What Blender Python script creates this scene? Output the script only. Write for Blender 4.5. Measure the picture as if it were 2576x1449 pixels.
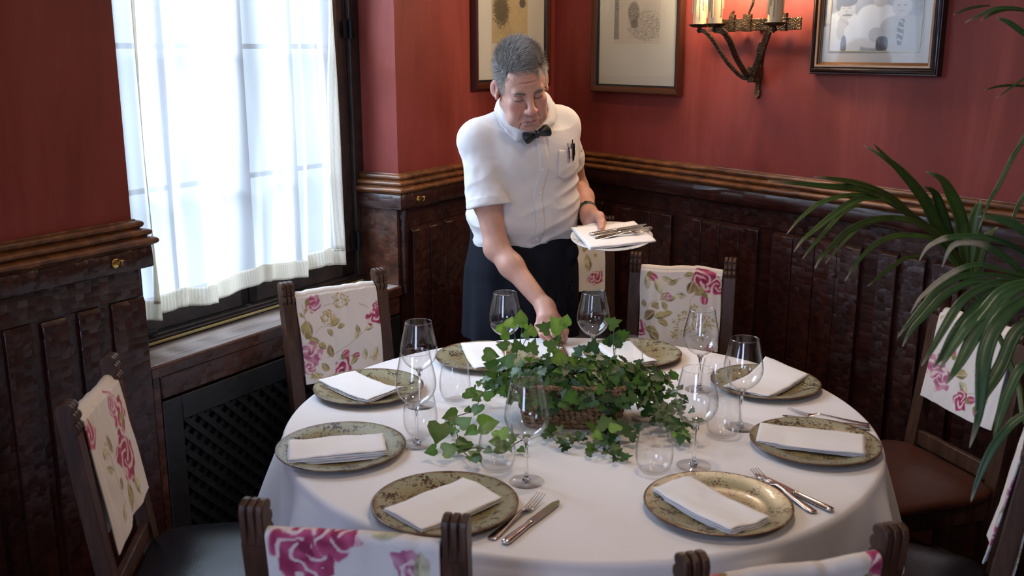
import bpy, math, random
import numpy as np
from mathutils import Vector, Matrix, Euler
for _o in list(bpy.data.objects):
    bpy.data.objects.remove(_o)
C = bpy.context.scene.collection
sc = bpy.context.scene
R = math.radians

# ------------------------------------------------------------------ camera
F_PX = 2508.0
cam_d = bpy.data.cameras.new('camera')
cam_d.sensor_fit = 'HORIZONTAL'; cam_d.sensor_width = 36.0
cam_d.lens = 36.0 * F_PX / 2576.0
cam_d.clip_start = 0.05; cam_d.clip_end = 60
cam_d.dof.use_dof = True
cam_d.dof.focus_distance = 3.28
cam_d.dof.aperture_fstop = 5.6
cam = bpy.data.objects.new('camera', cam_d); C.objects.link(cam)
cam.location = (0, 0, 1.69)
cam.rotation_euler = (math.pi / 2 - math.atan(600 / F_PX), 0, 0)
sc.camera = cam

# ------------------------------------------------------------------ world, view, large lights
sc.view_settings.view_transform = 'Standard'
sc.view_settings.look = 'None'
sc.view_settings.gamma = 1.0
sc.view_settings.use_curve_mapping = False
sc.view_settings.exposure = 0.22
sc.cycles.use_denoising = True
sc.cycles.max_bounces = 10
sc.cycles.diffuse_bounces = 4
sc.cycles.transparent_max_bounces = 32
sc.cycles.transmission_bounces = 10
sc.cycles.caustics_reflective = False
sc.cycles.caustics_refractive = False
sc.cycles.sample_clamp_indirect = 6.0
world = bpy.data.worlds.new('sky'); sc.world = world
world.use_nodes = True
world.node_tree.nodes['Background'].inputs[0].default_value = (0.74, 0.88, 1.0, 1)
world.node_tree.nodes['Background'].inputs[1].default_value = 1.5

# wall frames: window wall A (u along the wall from the niche's left edge), right wall B (from the corner)
dA = np.array([.511, .8596, 0.]); nA = np.array([.8596, -.511, 0.]); OA = np.array([-1.008, 2.608, 0.])
dB = np.array([.598, -.8014, 0.]); nB = np.array([-.8014, -.598, 0.]); UA = 2.351
OB = OA + UA * dA
def fA(u, w, z): return tuple(OA + u * dA + w * nA + np.array([0, 0, z]))
def fB(u, w, z): return tuple(OB + u * dB + w * nB + np.array([0, 0, z]))
def frame(o, d, n): return Matrix(((d[0], -n[0], 0, o[0]), (d[1], -n[1], 0, o[1]), (0, 0, 1, 0), (0, 0, 0, 1)))
MA = frame(OA, dA, nA)      # local x = along the wall, local -y = into the room
MB = frame(OB, dB, nB)

def area(name, loc, aim, sx, sy, power, color, spread=180):
    d = bpy.data.lights.new(name, 'AREA'); d.shape = 'RECTANGLE'; d.size = sx; d.size_y = sy
    d.energy = power; d.color = color; d.spread = R(spread)
    o = bpy.data.objects.new(name, d); C.objects.link(o); o.location = loc
    o.rotation_euler = (Vector(aim) - Vector(loc)).to_track_quat('-Z', 'Y').to_euler()
    return o
def spot(name, loc, aim, power, color, angle=100, blend=.7, size=.05):
    d = bpy.data.lights.new(name, 'SPOT'); d.energy = power; d.color = color
    d.spot_size = R(angle); d.spot_blend = blend; d.shadow_soft_size = size
    o = bpy.data.objects.new(name, d); C.objects.link(o); o.location = loc
    o.rotation_euler = (Vector(aim) - Vector(loc)).to_track_quat('-Z', 'Y').to_euler()
    return o
DAY = (0.70, 0.82, 1.0)
WARM = (1.0, 0.78, 0.56)
area('daylight_sky', fA(-.55, -2.2, 3.9), fA(.5, .75, .95), 4.4, 3.0, 1250, DAY)
area('daylight_second_window', fA(-3.3, -.12, 1.6), fA(-3.3, 1.5, 1.6), 2.0, 1.4, 95, (.52, .64, 1.0))
area('daylight_back_window', (-1.79, -3.42, 1.65), (-1.75, 0, 1.65), 1.3, 1.5, 72, (.52, .63, 1.0))
spot('downlight_table', (.35, 2.2, 2.72), (.3, 2.3, .76), 30, WARM, 120, .8, .10)
spot('downlight_wall', fB(.65, .75, 2.7), fB(.6, .12, 1.2), 15, WARM, 95, .8, .05)
spot('downlight_corner', fA(1.75, .7, 2.7), fA(1.75, .1, 1.2), 13, WARM, 95, .8, .05)
spot('downlight_left', fA(-1.0, .8, 2.7), fA(-.7, .1, 1.1), 3, WARM, 95, .8, .05)
spot('downlight_room', (1.2, .2, 2.72), (.7, 1.6, .5), 26, (1, .78, .56), 130, .8, .12)

# ------------------------------------------------------------------ object helpers
def link(o, parent=None):
    C.objects.link(o)
    if parent is not None: o.parent = parent
    return o
def obj(name, verts, faces, mats=None, parent=None, smooth=True, mat_idx=None, sharp=None):
    me = bpy.data.meshes.new(name)
    if isinstance(verts, np.ndarray): verts = verts.tolist()
    if isinstance(faces, np.ndarray): faces = faces.tolist()
    me.from_pydata(verts, [], faces); me.update()
    if mats is not None:
        for m in (mats if isinstance(mats, (list, tuple)) else [mats]): me.materials.append(m)
    if mat_idx is not None: me.polygons.foreach_set('material_index', mat_idx)
    me.polygons.foreach_set('use_smooth', [smooth] * len(me.polygons))
    if sharp and smooth:
        me.set_sharp_from_angle(angle=R(sharp))
    return link(bpy.data.objects.new(name, me), parent)
def empty(name, loc=(0, 0, 0), rz=0, rot=None):
    o = bpy.data.objects.new(name, None); C.objects.link(o); o.location = loc
    o.rotation_euler = rot if rot else (0, 0, rz); o.empty_display_size = .05
    return o
def tag(o, label, cat, group=None, kind=None):
    o['label'] = label; o['category'] = cat
    if group: o['group'] = group
    if kind: o['kind'] = kind
    return o
def struct(o, label=None):
    o['kind'] = 'structure'
    if label: o['label'] = label
    return o
def bevel(o, w=.003, seg=2, ang=35):
    m = o.modifiers.new('bevel', 'BEVEL'); m.width = w; m.segments = seg; m.limit_method = 'ANGLE'; m.angle_limit = R(ang)
    return o
class MB_:
    """collects verts and faces of one mesh"""
    def __init__(s): s.v = []; s.f = []; s.mi = []
    def add(s, v, f, mi=0):
        n = len(s.v); s.v += [tuple(map(float, p)) for p in v]; s.f += [tuple(i + n for i in q) for q in f]; s.mi += [mi] * len(f)
        return s
    def box(s, x0, x1, y0, y1, z0, z1, mi=0, M=None):
        v = [(x0, y0, z0), (x1, y0, z0), (x1, y1, z0), (x0, y1, z0), (x0, y0, z1), (x1, y0, z1), (x1, y1, z1), (x0, y1, z1)]
        if M is not None: v = [tuple(M @ Vector(p)) for p in v]
        return s.add(v, [(0, 3, 2, 1), (4, 5, 6, 7), (0, 1, 5, 4), (1, 2, 6, 5), (2, 3, 7, 6), (3, 0, 4, 7)], mi)
    def tube(s, pts, rad, n=10, mi=0, cap=True, flat=None):
        v, f = tube_mesh(pts, rad, n, cap, flat); return s.add(v, f, mi)
    def lathe(s, prof, n=32, mi=0, c=(0, 0, 0)):
        v, f = lathe_mesh(prof, n, c); return s.add(v, f, mi)
    def prism(s, poly, a0, a1, axis='y', mi=0):
        """polygon (p,q) extruded: axis y -> (p, a, q); axis x -> (a, p, q); axis z -> (p, q, a)"""
        put = {'y': lambda p, a: (p[0], a, p[1]), 'x': lambda p, a: (a, p[0], p[1]), 'z': lambda p, a: (p[0], p[1], a)}[axis]
        n = len(poly); v = [put(p, a0) for p in poly] + [put(p, a1) for p in poly]
        f = [tuple(range(n)), tuple(range(2 * n - 1, n - 1, -1))] + [(i, n + i, n + (i + 1) % n, (i + 1) % n) for i in range(n)]
        return s.add(v, f, mi)
    def build(s, name, mats, parent=None, smooth=True, sharp=40, M=None):
        o = obj(name, s.v, s.f, mats, parent, smooth, s.mi if isinstance(mats, (list, tuple)) else None, sharp)
        fixn(o)
        if M is not None: o.matrix_world = M
        return o
import bmesh
def fixn(o):
    bm = bmesh.new(); bm.from_mesh(o.data); bmesh.ops.recalc_face_normals(bm, faces=bm.faces); bm.to_mesh(o.data); bm.free()
def tube_mesh(pts, rad, n=10, cap=True, flat=None):
    P = np.array(pts, float); m = len(P)
    rad = np.broadcast_to(np.array(rad, float), (m,)) if np.ndim(rad) < 2 else np.array(rad)
    T = np.gradient(P, axis=0); T /= np.linalg.norm(T, axis=1)[:, None] + 1e-12
    up = np.array([0, 0, 1.]) if abs(T[0][2]) < .9 else np.array([1., 0, 0])
    if flat is not None: up = np.array(flat, float)
    X = np.cross(up, T[0]); X /= np.linalg.norm(X) + 1e-12
    v = []
    for i in range(m):
        X = X - T[i] * (X @ T[i]); X /= np.linalg.norm(X) + 1e-12; Y = np.cross(T[i], X)
        for k in range(n):
            a = 2 * math.pi * k / n
            v.append(P[i] + rad[i] * (math.cos(a) * X + math.sin(a) * Y))
    f = [(i * n + k, i * n + (k + 1) % n, (i + 1) * n + (k + 1) % n, (i + 1) * n + k) for i in range(m - 1) for k in range(n)]
    if cap: f += [tuple(range(n - 1, -1, -1)), tuple((m - 1) * n + k for k in range(n))]
    return v, f
def lathe_mesh(prof, n=32, c=(0, 0, 0)):
    v = []; ring = []
    for (r, z) in prof:
        if r < 1e-6: ring.append([len(v)]); v.append((c[0], c[1], c[2] + z))
        else:
            ring.append(list(range(len(v), len(v) + n)))
            v += [(c[0] + r * math.cos(2 * math.pi * k / n), c[1] + r * math.sin(2 * math.pi * k / n), c[2] + z) for k in range(n)]
    f = []
    for a, b in zip(ring[:-1], ring[1:]):
        for k in range(n):
            k2 = (k + 1) % n
            if len(a) == 1 and len(b) > 1: f.append((a[0], b[k2], b[k]))
            elif len(b) == 1 and len(a) > 1: f.append((a[k], a[k2], b[0]))
            elif len(a) > 1: f.append((a[k], a[k2], b[k2], b[k]))
    return v, f
def grid_faces(nu, nv, wrap=False):
    i, j = np.meshgrid(np.arange(nu - 1), np.arange(nv if wrap else nv - 1), indexing='ij')
    j2 = (j + 1) % nv
    return np.stack([i * nv + j, (i + 1) * nv + j, (i + 1) * nv + j2, i * nv + j2], -1).reshape(-1, 4)
def spline(pts, n):
    """Catmull-Rom through points"""
    P = np.array(pts, float); m = len(P)
    t = np.linspace(0, m - 1, n); i = np.clip(t.astype(int), 0, m - 2); u = (t - i)[:, None]
    g = lambda k: P[np.clip(k, 0, m - 1)]
    p0, p1, p2, p3 = g(i - 1), g(i), g(i + 1), g(i + 2)
    return .5 * (2 * p1 + (p2 - p0) * u + (2 * p0 - 5 * p1 + 4 * p2 - p3) * u ** 2 + (3 * p1 - p0 - 3 * p2 + p3) * u ** 3)
def color_attr(o, col, name='paint'):
    me = o.data; a = me.color_attributes.new(name, 'FLOAT_COLOR', 'POINT')
    c = np.ones((len(me.vertices), 4), np.float32); c[:, :3] = col
    a.data.foreach_set('color', c.ravel())
def copy_tree(o, parent=None):
    c = o.copy(); C.objects.link(c)
    if parent is not None: c.parent = parent
    for ch in o.children: copy_tree(ch, c)
    return c
# smooth value noise in numpy (for folds, facets, print)
_rng = np.random.RandomState(7); _NT = _rng.rand(64, 64, 64).astype(np.float32)
def noise3(p, f=1.0):
    q = np.asarray(p, np.float32) * f + 1000.0; i = np.floor(q).astype(int); t = q - i; t = t * t * (3 - 2 * t)
    o = 0
    for a in (0, 1):
        for b in (0, 1):
            for c in (0, 1):
                w = (t[..., 0] if a else 1 - t[..., 0]) * (t[..., 1] if b else 1 - t[..., 1]) * (t[..., 2] if c else 1 - t[..., 2])
                o = o + w * _NT[(i[..., 0] + a) % 64, (i[..., 1] + b) % 64, (i[..., 2] + c) % 64]
    return o * 2 - 1

# ------------------------------------------------------------------ materials
class NT:
    def __init__(s, name):
        s.m = bpy.data.materials.new(name); s.m.use_nodes = True; s.t = s.m.node_tree
        s.b = s.t.nodes['Principled BSDF']; s.out = s.t.nodes['Material Output']
    def n(s, typ, ins=None, **kw):
        x = s.t.nodes.new('ShaderNode' + typ)
        for k, v in kw.items(): setattr(x, k, v)
        for k, v in (ins or {}).items():
            if isinstance(v, tuple) and len(v) == 2 and hasattr(v[0], 'outputs'): s.t.links.new(v[0].outputs[v[1]], x.inputs[k])
            elif hasattr(v, 'outputs'): s.t.links.new(v.outputs[0], x.inputs[k])
            else: x.inputs[k].default_value = v
        return x
    def l(s, a, b, ao=0): s.t.links.new(a.outputs[ao], b)
    def set(s, **kw):
        for k, v in kw.items():
            k = k.replace('_', ' ')
            if hasattr(v, 'outputs'): s.l(v, s.b.inputs[k])
            else: s.b.inputs[k].default_value = v
        return s
    def ramp(s, fac, stops, out=0, interp='LINEAR'):
        r = s.n('ValToRGB'); r.color_ramp.interpolation = interp
        e = r.color_ramp.elements
        while len(e) < len(stops): e.new(.5)
        for k, (p, c) in enumerate(stops):
            e[k].position = p; e[k].color = (*c, 1) if len(c) == 3 else c
        s.t.links.new(fac.outputs[out], r.inputs[0]); return r
    def coord(s, scale=(1, 1, 1), kind='Object'):
        tc = s.n('TexCoord'); mp = s.n('Mapping'); s.t.links.new(tc.outputs[kind], mp.inputs[0]); mp.inputs['Scale'].default_value = scale
        return mp
    def bump(s, h, strength=.3, dist=.01, out=0, normal=None):
        b = s.n('Bump', {'Strength': strength, 'Distance': dist}); s.t.links.new(h.outputs[out], b.inputs['Height'])
        if normal is not None: s.l(normal, b.inputs['Normal'])
        return b
def plain(name, col, rough=.5, metal=0, **kw):
    m = NT(name); m.set(Base_Color=(*col, 1), Roughness=rough, Metallic=metal, **kw); return m.m

def mat_red_wall():
    m = NT('red_plaster')
    c = m.coord((1, 1, .18)); n1 = m.n('TexNoise', {'Vector': c, 'Scale': 4.2, 'Detail': 9, 'Roughness': .66, 'Distortion': .4})
    c2 = m.coord((1, 1, 1)); n2 = m.n('TexNoise', {'Vector': c2, 'Scale': 2.0, 'Detail': 4, 'Distortion': .6})
    r = m.ramp(n1, [(.30, (.118, .0135, .0095)), (.52, (.190, .0285, .0180)), (.74, (.28, .060, .044))])
    r2 = m.ramp(n2, [(.42, (0, 0, 0)), (.75, (1, 1, 1))])
    mx = m.n('MixRGB', {'Fac': .0, 'Color1': r, 'Color2': (.26, .05, .048, 1)})
    k = m.n('Math', {0: r2, 1: .45}, operation='MULTIPLY'); m.l(k, mx.inputs['Fac'])
    f = m.n('TexNoise', {'Vector': m.coord((1, 1, .3)), 'Scale': 60, 'Detail': 3})
    m.set(Base_Color=mx, Roughness=.55, Specular_IOR_Level=.35, Normal=m.bump(f, .08, .004)); return m.m
def mat_wood(name, c0, c1, c2, rough=.34, facets=True, grain=(1, 1, 1), fs=1.0, bstr=.5):
    """dark varnished wood; facets = the adze-chipped tiles of the carved panelling"""
    m = NT(name)
    co = m.coord(grain); n1 = m.n('TexNoise', {'Vector': co, 'Scale': 9, 'Detail': 6, 'Roughness': .6})
    r = m.ramp(n1, [(.28, c0), (.52, c1), (.78, c2)])
    last = r
    if facets:
        # adze facets: squarish cells, each tilted its own way
        tc = m.n('TexCoord'); sp = m.n('SeparateXYZ'); m.l(tc, sp.inputs[0], 3)
        xy = m.n('Math', {0: (sp, 0), 1: (sp, 1)}, operation='ADD')
        sx = m.n('Math', {0: xy, 1: 44.0 * fs}, operation='MULTIPLY'); sz = m.n('Math', {0: (sp, 2), 1: 66.0 * fs}, operation='MULTIPLY')
        cb = m.n('CombineXYZ', {0: sx, 1: sz})
        vo = m.n('TexVoronoi', {'Vector': cb, 'Scale': 1.0, 'Randomness': .62}, distance='CHEBYCHEV', voronoi_dimensions='2D')
        ce = m.n('VectorMath', {0: (vo, 1), 1: (.5, .5, .5)}, operation='SUBTRACT'); sc_ = m.n('VectorMath', {0: ce}, operation='SCALE'); sc_.inputs['Scale'].default_value = bstr * .40
        ge = m.n('NewGeometry'); ad = m.n('VectorMath', {0: (ge, 1), 1: sc_}, operation='ADD'); no = m.n('VectorMath', {0: ad}, operation='NORMALIZE')
        bp = m.bump(vo, bstr * .5, .0025, 0, no); bp.invert = True
        bp2 = m.bump(n1, .2, .003, 0, bp); m.set(Normal=bp2)
        last = m.n('MixRGB', {'Fac': .30, 'Color1': r, 'Color2': (vo, 1)}, blend_type='OVERLAY')
        hs = m.n('HueSaturation', {'Saturation': 1.0, 'Color': last}); g_ = m.n('RGBToBW', {'Color': (vo, 1)}); last = m.n('MixRGB', {'Fac': .28, 'Color1': r, 'Color2': g_}, blend_type='OVERLAY')
    else:
        m.set(Normal=m.bump(n1, .25, .004))
    m.set(Base_Color=last, Roughness=rough); return m.m
def mat_glass_thin(name='clear_glass', tint=(1, 1, 1), edge=.50, gloss=.05):
    m = NT(name)
    t = m.n('BsdfTransparent', {'Color': (*tint, 1)}); g = m.n('BsdfGlossy', {'Roughness': .02})
    lw = m.n('LayerWeight', {'Blend': .5})
    p5 = m.n('Math', {0: (lw, 1), 1: 5.0}, operation='POWER'); f = m.n('Math', {0: p5, 1: 1 - gloss, 2: gloss}, operation='MULTIPLY_ADD')
    p = m.n('Math', {0: (lw, 1), 1: 7.0}, operation='POWER')
    tr = m.n('MixRGB', {'Fac': p, 'Color1': (*tint, 1), 'Color2': (edge, edge, edge, 1)}); m.l(tr, t.inputs[0])
    mx = m.n('MixShader', {0: f, 1: t, 2: g}); m.l(mx, m.out.inputs[0]); return m.m
def mat_glass_real(name='solid_glass'):
    m = NT(name); m.set(Base_Color=(1, 1, 1, 1), Roughness=.0, IOR=1.5, Transmission_Weight=1.0); return m.m
def mat_attr(name, rough=.8, bump=None, sheen=0, **kw):
    m = NT(name); a = m.n('Attribute', attribute_name='paint')
    m.l(a, m.b.inputs['Base Color']); m.set(Roughness=rough, **kw)
    if bump:
        n = m.n('TexNoise', {'Vector': m.coord(), 'Scale': bump[0], 'Detail': 2}); m.set(Normal=m.bump(n, bump[1], .002))
    if sheen: m.set(Sheen_Weight=sheen)
    return m.m
def mat_cloth(name, col, rough=.85, scale=900, b=.15, var=.04):
    m = NT(name); n = m.n('TexNoise', {'Vector': m.coord(), 'Scale': scale, 'Detail': 1})
    n2 = m.n('TexNoise', {'Vector': m.coord(), 'Scale': 6, 'Detail': 3})
    r = m.ramp(n2, [(.3, tuple(x * (1 - var) for x in col)), (.7, tuple(min(1, x * (1 + var)) for x in col))])
    m.set(Base_Color=r, Roughness=rough, Normal=m.bump(n, b, .0006), Sheen_Weight=.15); return m.m
M = {}
M['red'] = mat_red_wall()
M['panel'] = mat_wood('carved_dark_panel', (.012, .0026, .002), (.027, .0058, .004), (.050, .013, .007), .36, True, (2, 2, .5))
M['apron'] = mat_wood('carved_brown_board', (.030, .009, .005), (.062, .020, .010), (.10, .036, .016), .36, True, (.6, 2, 2))
M['rail'] = mat_wood('worn_brown_rail', (.050, .016, .006), (.130, .046, .013), (.24, .092, .026), .42, True, (.5, 3, 3), .75, .45)
M['chair_wood'] = mat_wood('walnut_chair_wood', (.030, .013, .008), (.062, .028, .016), (.10, .05, .028), .42, False, (6, 6, .8)); M['chair_wood'].node_tree.nodes['Principled BSDF'].inputs['Specular IOR Level'].default_value = .35
M['frame_wood'] = mat_wood('dark_window_wood', (.013, .008, .007), (.026, .016, .013), (.05, .032, .022), .45, False, (3, 3, 3))
M['sill_wood'] = mat_wood('polished_sill_wood_glare', (.24, .20, .18), (.36, .31, .29), (.50, .45, .42), .30, False, (.6, 6, 2)); M['sill_wood'].node_tree.nodes['Principled BSDF'].inputs['Coat Weight'].default_value = 1; M['sill_wood'].node_tree.nodes['Principled BSDF'].inputs['Coat Roughness'].default_value = .22  # pale tones carry the window glare on the varnish, painted into the wood
M['black_wood'] = mat_wood('black_grille_wood', (.006, .005, .005), (.012, .011, .011), (.022, .019, .018), .42, False, (2, 6, 6))
M['brass'] = plain('brass', (.62, .42, .13), .28, 1)
M['iron'] = None
M['steel'] = plain('polished_steel', (.72, .70, .68), .16, 1)
M['glass'] = mat_glass_thin()
M['solid_glass'] = mat_glass_real()
M['pane'] = mat_glass_thin('window_pane', (.97, .99, 1), .8)
M['linen'] = mat_cloth('white_table_linen', (.76, .735, .74), .8, 700, .12, .02)
M['napkin'] = mat_cloth('white_napkin_cotton', (.80, .77, .75), .85, 800, .2, .02)
M['ceiling'] = plain('cream_ceiling', (.62, .55, .46), .9)
# ------------------------------------------------------------------ the room
ZC = 2.78
def quad(name, pts, mat, faces=None):
    return struct(obj(name, pts, faces or [tuple(range(len(pts)))], mat, None, False))
U0 = -7.0; V1 = 9.5
pts = [fA(U0, 0, 0), fA(UA, 0, 0), fB(V1, 0, 0)]
quad('floor', [pts[0], pts[2], pts[1]], mat_wood('dark_floor_tile', (.03, .014, .009), (.055, .026, .016), (.085, .045, .03), .35, False, (4, 4, 4)))
quad('ceiling', [(p[0], p[1], ZC) for p in pts], M['ceiling'])
def wall_with_holes(name, Mx, u0, u1, holes, mat, thick=.30):
    """wall slab in local coords, room face at y=0; holes = (ua, ub, za, zb, splay)"""
    b = MB_(); us = [u0] + [x for h in holes for x in h[:2]] + [u1]
    for k in range(0, len(us), 2): b.box(us[k], us[k + 1], 0, thick, 0, ZC)
    for h in holes:
        if h[2] > 0: b.box(h[0], h[1], 0, thick, 0, h[2])
        b.box(h[0], h[1], 0, thick, h[3], ZC)
    return struct(b.build(name, mat, None, False, None, Mx))
NW = 1.165; ZS = .84; ZT = 2.45
wall_with_holes('wall_left', MA, U0, UA + .1, [(-4.4, -2.2, .84, 2.35), (0, NW, .06, ZT)], M['red'])
wall_with_holes('wall_right', MB, -.02, V1, [], M['red'])
pb, pe = np.array(fA(U0, 0, 0)), np.array(fB(V1, 0, 0)); db = (pe - pb) / np.linalg.norm(pe - pb)
mbk = frame(pb, db, np.array([-db[1], db[0], 0]))
mbk = Matrix(((db[0], db[1], 0, pb[0]), (db[1], -db[0], 0, pb[1]), (0, 0, 1, 0), (0, 0, 0, 1)))
wall_with_holes('wall_back', mbk, 0, float(np.linalg.norm(pe - pb)), [(2.1, 3.5, .86, 2.45)], M['red'], .25)

# chair-rail + frieze + panelling, profile swept along polylines. profile = (protrusion, z)
def lobe(p0, z0, p1, z1, n=5):
    """convex half-round step between two profile points"""
    return [(p0 + (p1 - p0) * math.sin(t * math.pi / 2), z1 + (z0 - z1) * math.cos(t * math.pi / 2)) for t in np.linspace(0, 1, n)]
def bead(p0, p1, z0, z1, n=7):
    """one rounded moulding: out from p0 to p1 between heights z0 (top) and z1"""
    return [(p0 + (p1 - p0) * math.sin(t) ** .7, z1 + (z0 - z1) * .5 * (1 + math.cos(t * 2 if t < math.pi / 2 else math.pi)) if False else z0 + (z1 - z0) * (1 - math.cos(t)) * .5) for t in np.linspace(.0, math.pi * .86, n)]
RAIL = [(0, 1.253), (.007, 1.253)] + bead(.008, .023, 1.250, 1.230) + bead(.015, .036, 1.228, 1.208) + bead(.026, .048, 1.206, 1.184) + [(.032, 1.180), (.031, 1.178), (0, 1.178)]
FRIEZE = [(0, 1.180), (.031, 1.180), (.033, 1.178), (.034, 1.128), (.031, 1.124), (.012, 1.122), (0, 1.122)]
def sweep(name, prof, path, mat, parent=None, sub=.012, carve=0.0, seed=0, closed_prof=True):
    """path: list of (x,y) corner points with the room on the right of travel? offset = sum of side normals (mitre)"""
    P = np.array(path, float); n = len(P)
    nrm = []
    for a, b in zip(P[:-1], P[1:]):
        d = (b - a) / np.linalg.norm(b - a); nrm.append(np.array([d[1], -d[0]]))
    mit = []
    for i in range(n):
        if i == 0: mit.append(nrm[0])
        elif i == n - 1: mit.append(nrm[-1])
        else:
            m = nrm[i - 1] + nrm[i]; mit.append(m / (1 + nrm[i - 1] @ nrm[i]))
    secs = []
    for i in range(n - 1):
        L = np.linalg.norm(P[i + 1] - P[i]); k = max(1, int(L / sub))
        for j in range(k):
            t = j / k; secs.append((P[i] * (1 - t) + P[i + 1] * t, mit[i] * (1 - t) + mit[i + 1] * t, j == 0 or k == 1))
    # straight interior sections must keep the plain side normal
    out = []; idx = 0
    for i in range(n - 1):
        L = np.linalg.norm(P[i + 1] - P[i]); k = max(1, int(L / sub))
        for j in range(k):
            t = j / k; base = P[i] * (1 - t) + P[i + 1] * t
            out.append((base, i, j, k, L, P[i], P[i + 1], mit[i], mit[i + 1], nrm[i]))
    out.append((P[-1], n - 2, 1, 1, 0, P[-2], P[-1], mit[-1], mit[-1], nrm[-1]))
    V = []
    for (base, i, j, k, L, a, b, ma, mb, nn) in out:
        d = (b - a) / np.linalg.norm(b - a)
        for (p, z) in prof:
            # ends of the piece shift along the wall because of the mitre
            sa = (ma * p) @ d; sb = (mb * p) @ d; t = j / k if L else 1
            q = (a + d * sa) * (1 - t) + (b + d * sb) * t + nn * p
            if carve and p > .005:
                w = noise3(np.array([q[0] * 13 + seed, q[1] * 13, round(z * 60) * 1.7]), 1.0)
                q = q + nn * carve * float(w)
            V.append((q[0], q[1], z))
    m = len(prof); ns = len(out)
    f = [(i * m + j, (i + 1) * m + j, (i + 1) * m + (j + 1) % m, i * m + (j + 1) % m) for i in range(ns - 1) for j in range(m)]
    f += [tuple(range(m)), tuple((ns - 1) * m + j for j in range(m - 1, -1, -1))]
    o = obj(name, V, f, mat, parent, True, None, 50); fixn(o); return o
def xy(p): return (p[0], p[1])
PL = [xy(fA(-6.5, 0, 0)), xy(fA(0, 0, 0)), xy(fA(.005, -.158, 0))]
PR = [xy(fA(NW - .005, -.158, 0)), xy(fA(NW, 0, 0)), xy(fA(UA, 0, 0)), xy(fB(6.0, 0, 0))]
struct(sweep('trim_1', RAIL, PL, M['rail'], carve=.0022), 'worn brown moulded chair rail left of the window')
struct(sweep('trim_2', FRIEZE, PL, M['panel'], carve=.0012), 'dark carved frieze board under the left chair rail')
struct(sweep('trim_3', RAIL, PR, M['rail'], carve=.0022, seed=40), 'worn brown moulded chair rail from the niche round the corner')
struct(sweep('trim_4', FRIEZE, PR, M['panel'], carve=.0012, seed=20), 'dark carved frieze board under the right chair rail')
# backing board of the wainscot and the raised planks on it
struct(sweep('trim_5', [(0, 1.124), (.006, 1.124), (.006, 0), (0, 0)], PL, M['panel']), 'dark wainscot backing left of the window')
struct(sweep('trim_6', [(0, 1.124), (.006, 1.124), (.006, 0), (0, 0)], PR, M['panel']), 'dark wainscot backing right of the window')
def planks(name, Mx, groups, ztop=1.05, zbot=.10, depth=.020, seed=1, stile=.012, u0=None, u1=None):
    """header board + stiles at stile depth, groups of raised planks with sloping top lips"""
    rnd = random.Random(seed); b = MB_()
    b.box(u0, u1, -stile, 0, ztop + .004, 1.124)
    b.box(u0, u1, -stile - .008, 0, 0, zbot)
    for (ga, gb, k) in groups:
        w = (gb - ga) / k
        for i in range(k):
            d = depth + rnd.uniform(-.004, .004); a = ga + i * w + .0012; e = ga + (i + 1) * w - .0012; zt = ztop + rnd.uniform(-.003, .003)
            prof = [(0, zbot), (0, zt + .002), (-stile * .6, zt), (-d, zt - .012), (-d - .001, zt - .016), (-d, zbot)]
            n = len(prof); v = [(a, p, z) for p, z in prof] + [(e, p, z) for p, z in prof]
            b.add(v, [tuple(range(n)), tuple(range(2 * n - 1, n - 1, -1))] + [(j, n + j, n + (j + 1) % n, (j + 1) % n) for j in range(n)])
    o = b.build(name, M['panel'], None, True, 25, Mx); bevel(o, .0015, 1); return struct(o)
gl = [(-.096, .012, 1), (-.196, -.130, 1), (-.298, -.226, 1), (-.395, -.322, 1), (-.76, -.46, 3), (-1.2, -.82, 3), (-1.7, -1.3, 3), (-2.2, -1.8, 3), (-4, -2.3, 9), (-6.4, -4.1, 12)]
planks('trim_7', MA, [(a, b, k) for a, b, k in gl], 1.043, .10, .016, 3, .015, -6.5, 0.0)
planks('trim_8', MA, [(1.215, 1.66, 4), (1.72, 2.16, 4)], 1.046, .10, .022, 5, .009, NW, UA - .012)
planks('trim_9', MB, [(.03, .362, 3), (.424, .783, 3), (.849, 1.226, 4), (1.29, 1.664, 4), (1.728, 1.80, 1), (1.822, 1.90, 1), (1.925, 2.02, 1), (2.08, 2.4, 3), (2.47, 2.85, 4), (2.9, 6, 20)], 1.046, .10, .022, 8, .009, .012, 6.0)
# slim stile on the niche's right reveal and corner bead
b = MB_(); b.box(NW - .005, NW + .018, -.024, .0, .80, 1.124); o = b.build('trim_10', M['panel'], None, True, 40, MA); bevel(o, .008, 3); struct(o)
b = MB_(); b.box(NW - .02, NW - .004, -.004, .158, .84, 1.124); o = b.build('trim_11', M['apron'], None, True, 40, MA); struct(o)
b = MB_(); b.box(-.004, .014, -.004, .158, .84, 1.124); o = b.build('trim_12', M['panel'], None, True, 40, MA); struct(o)

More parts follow.
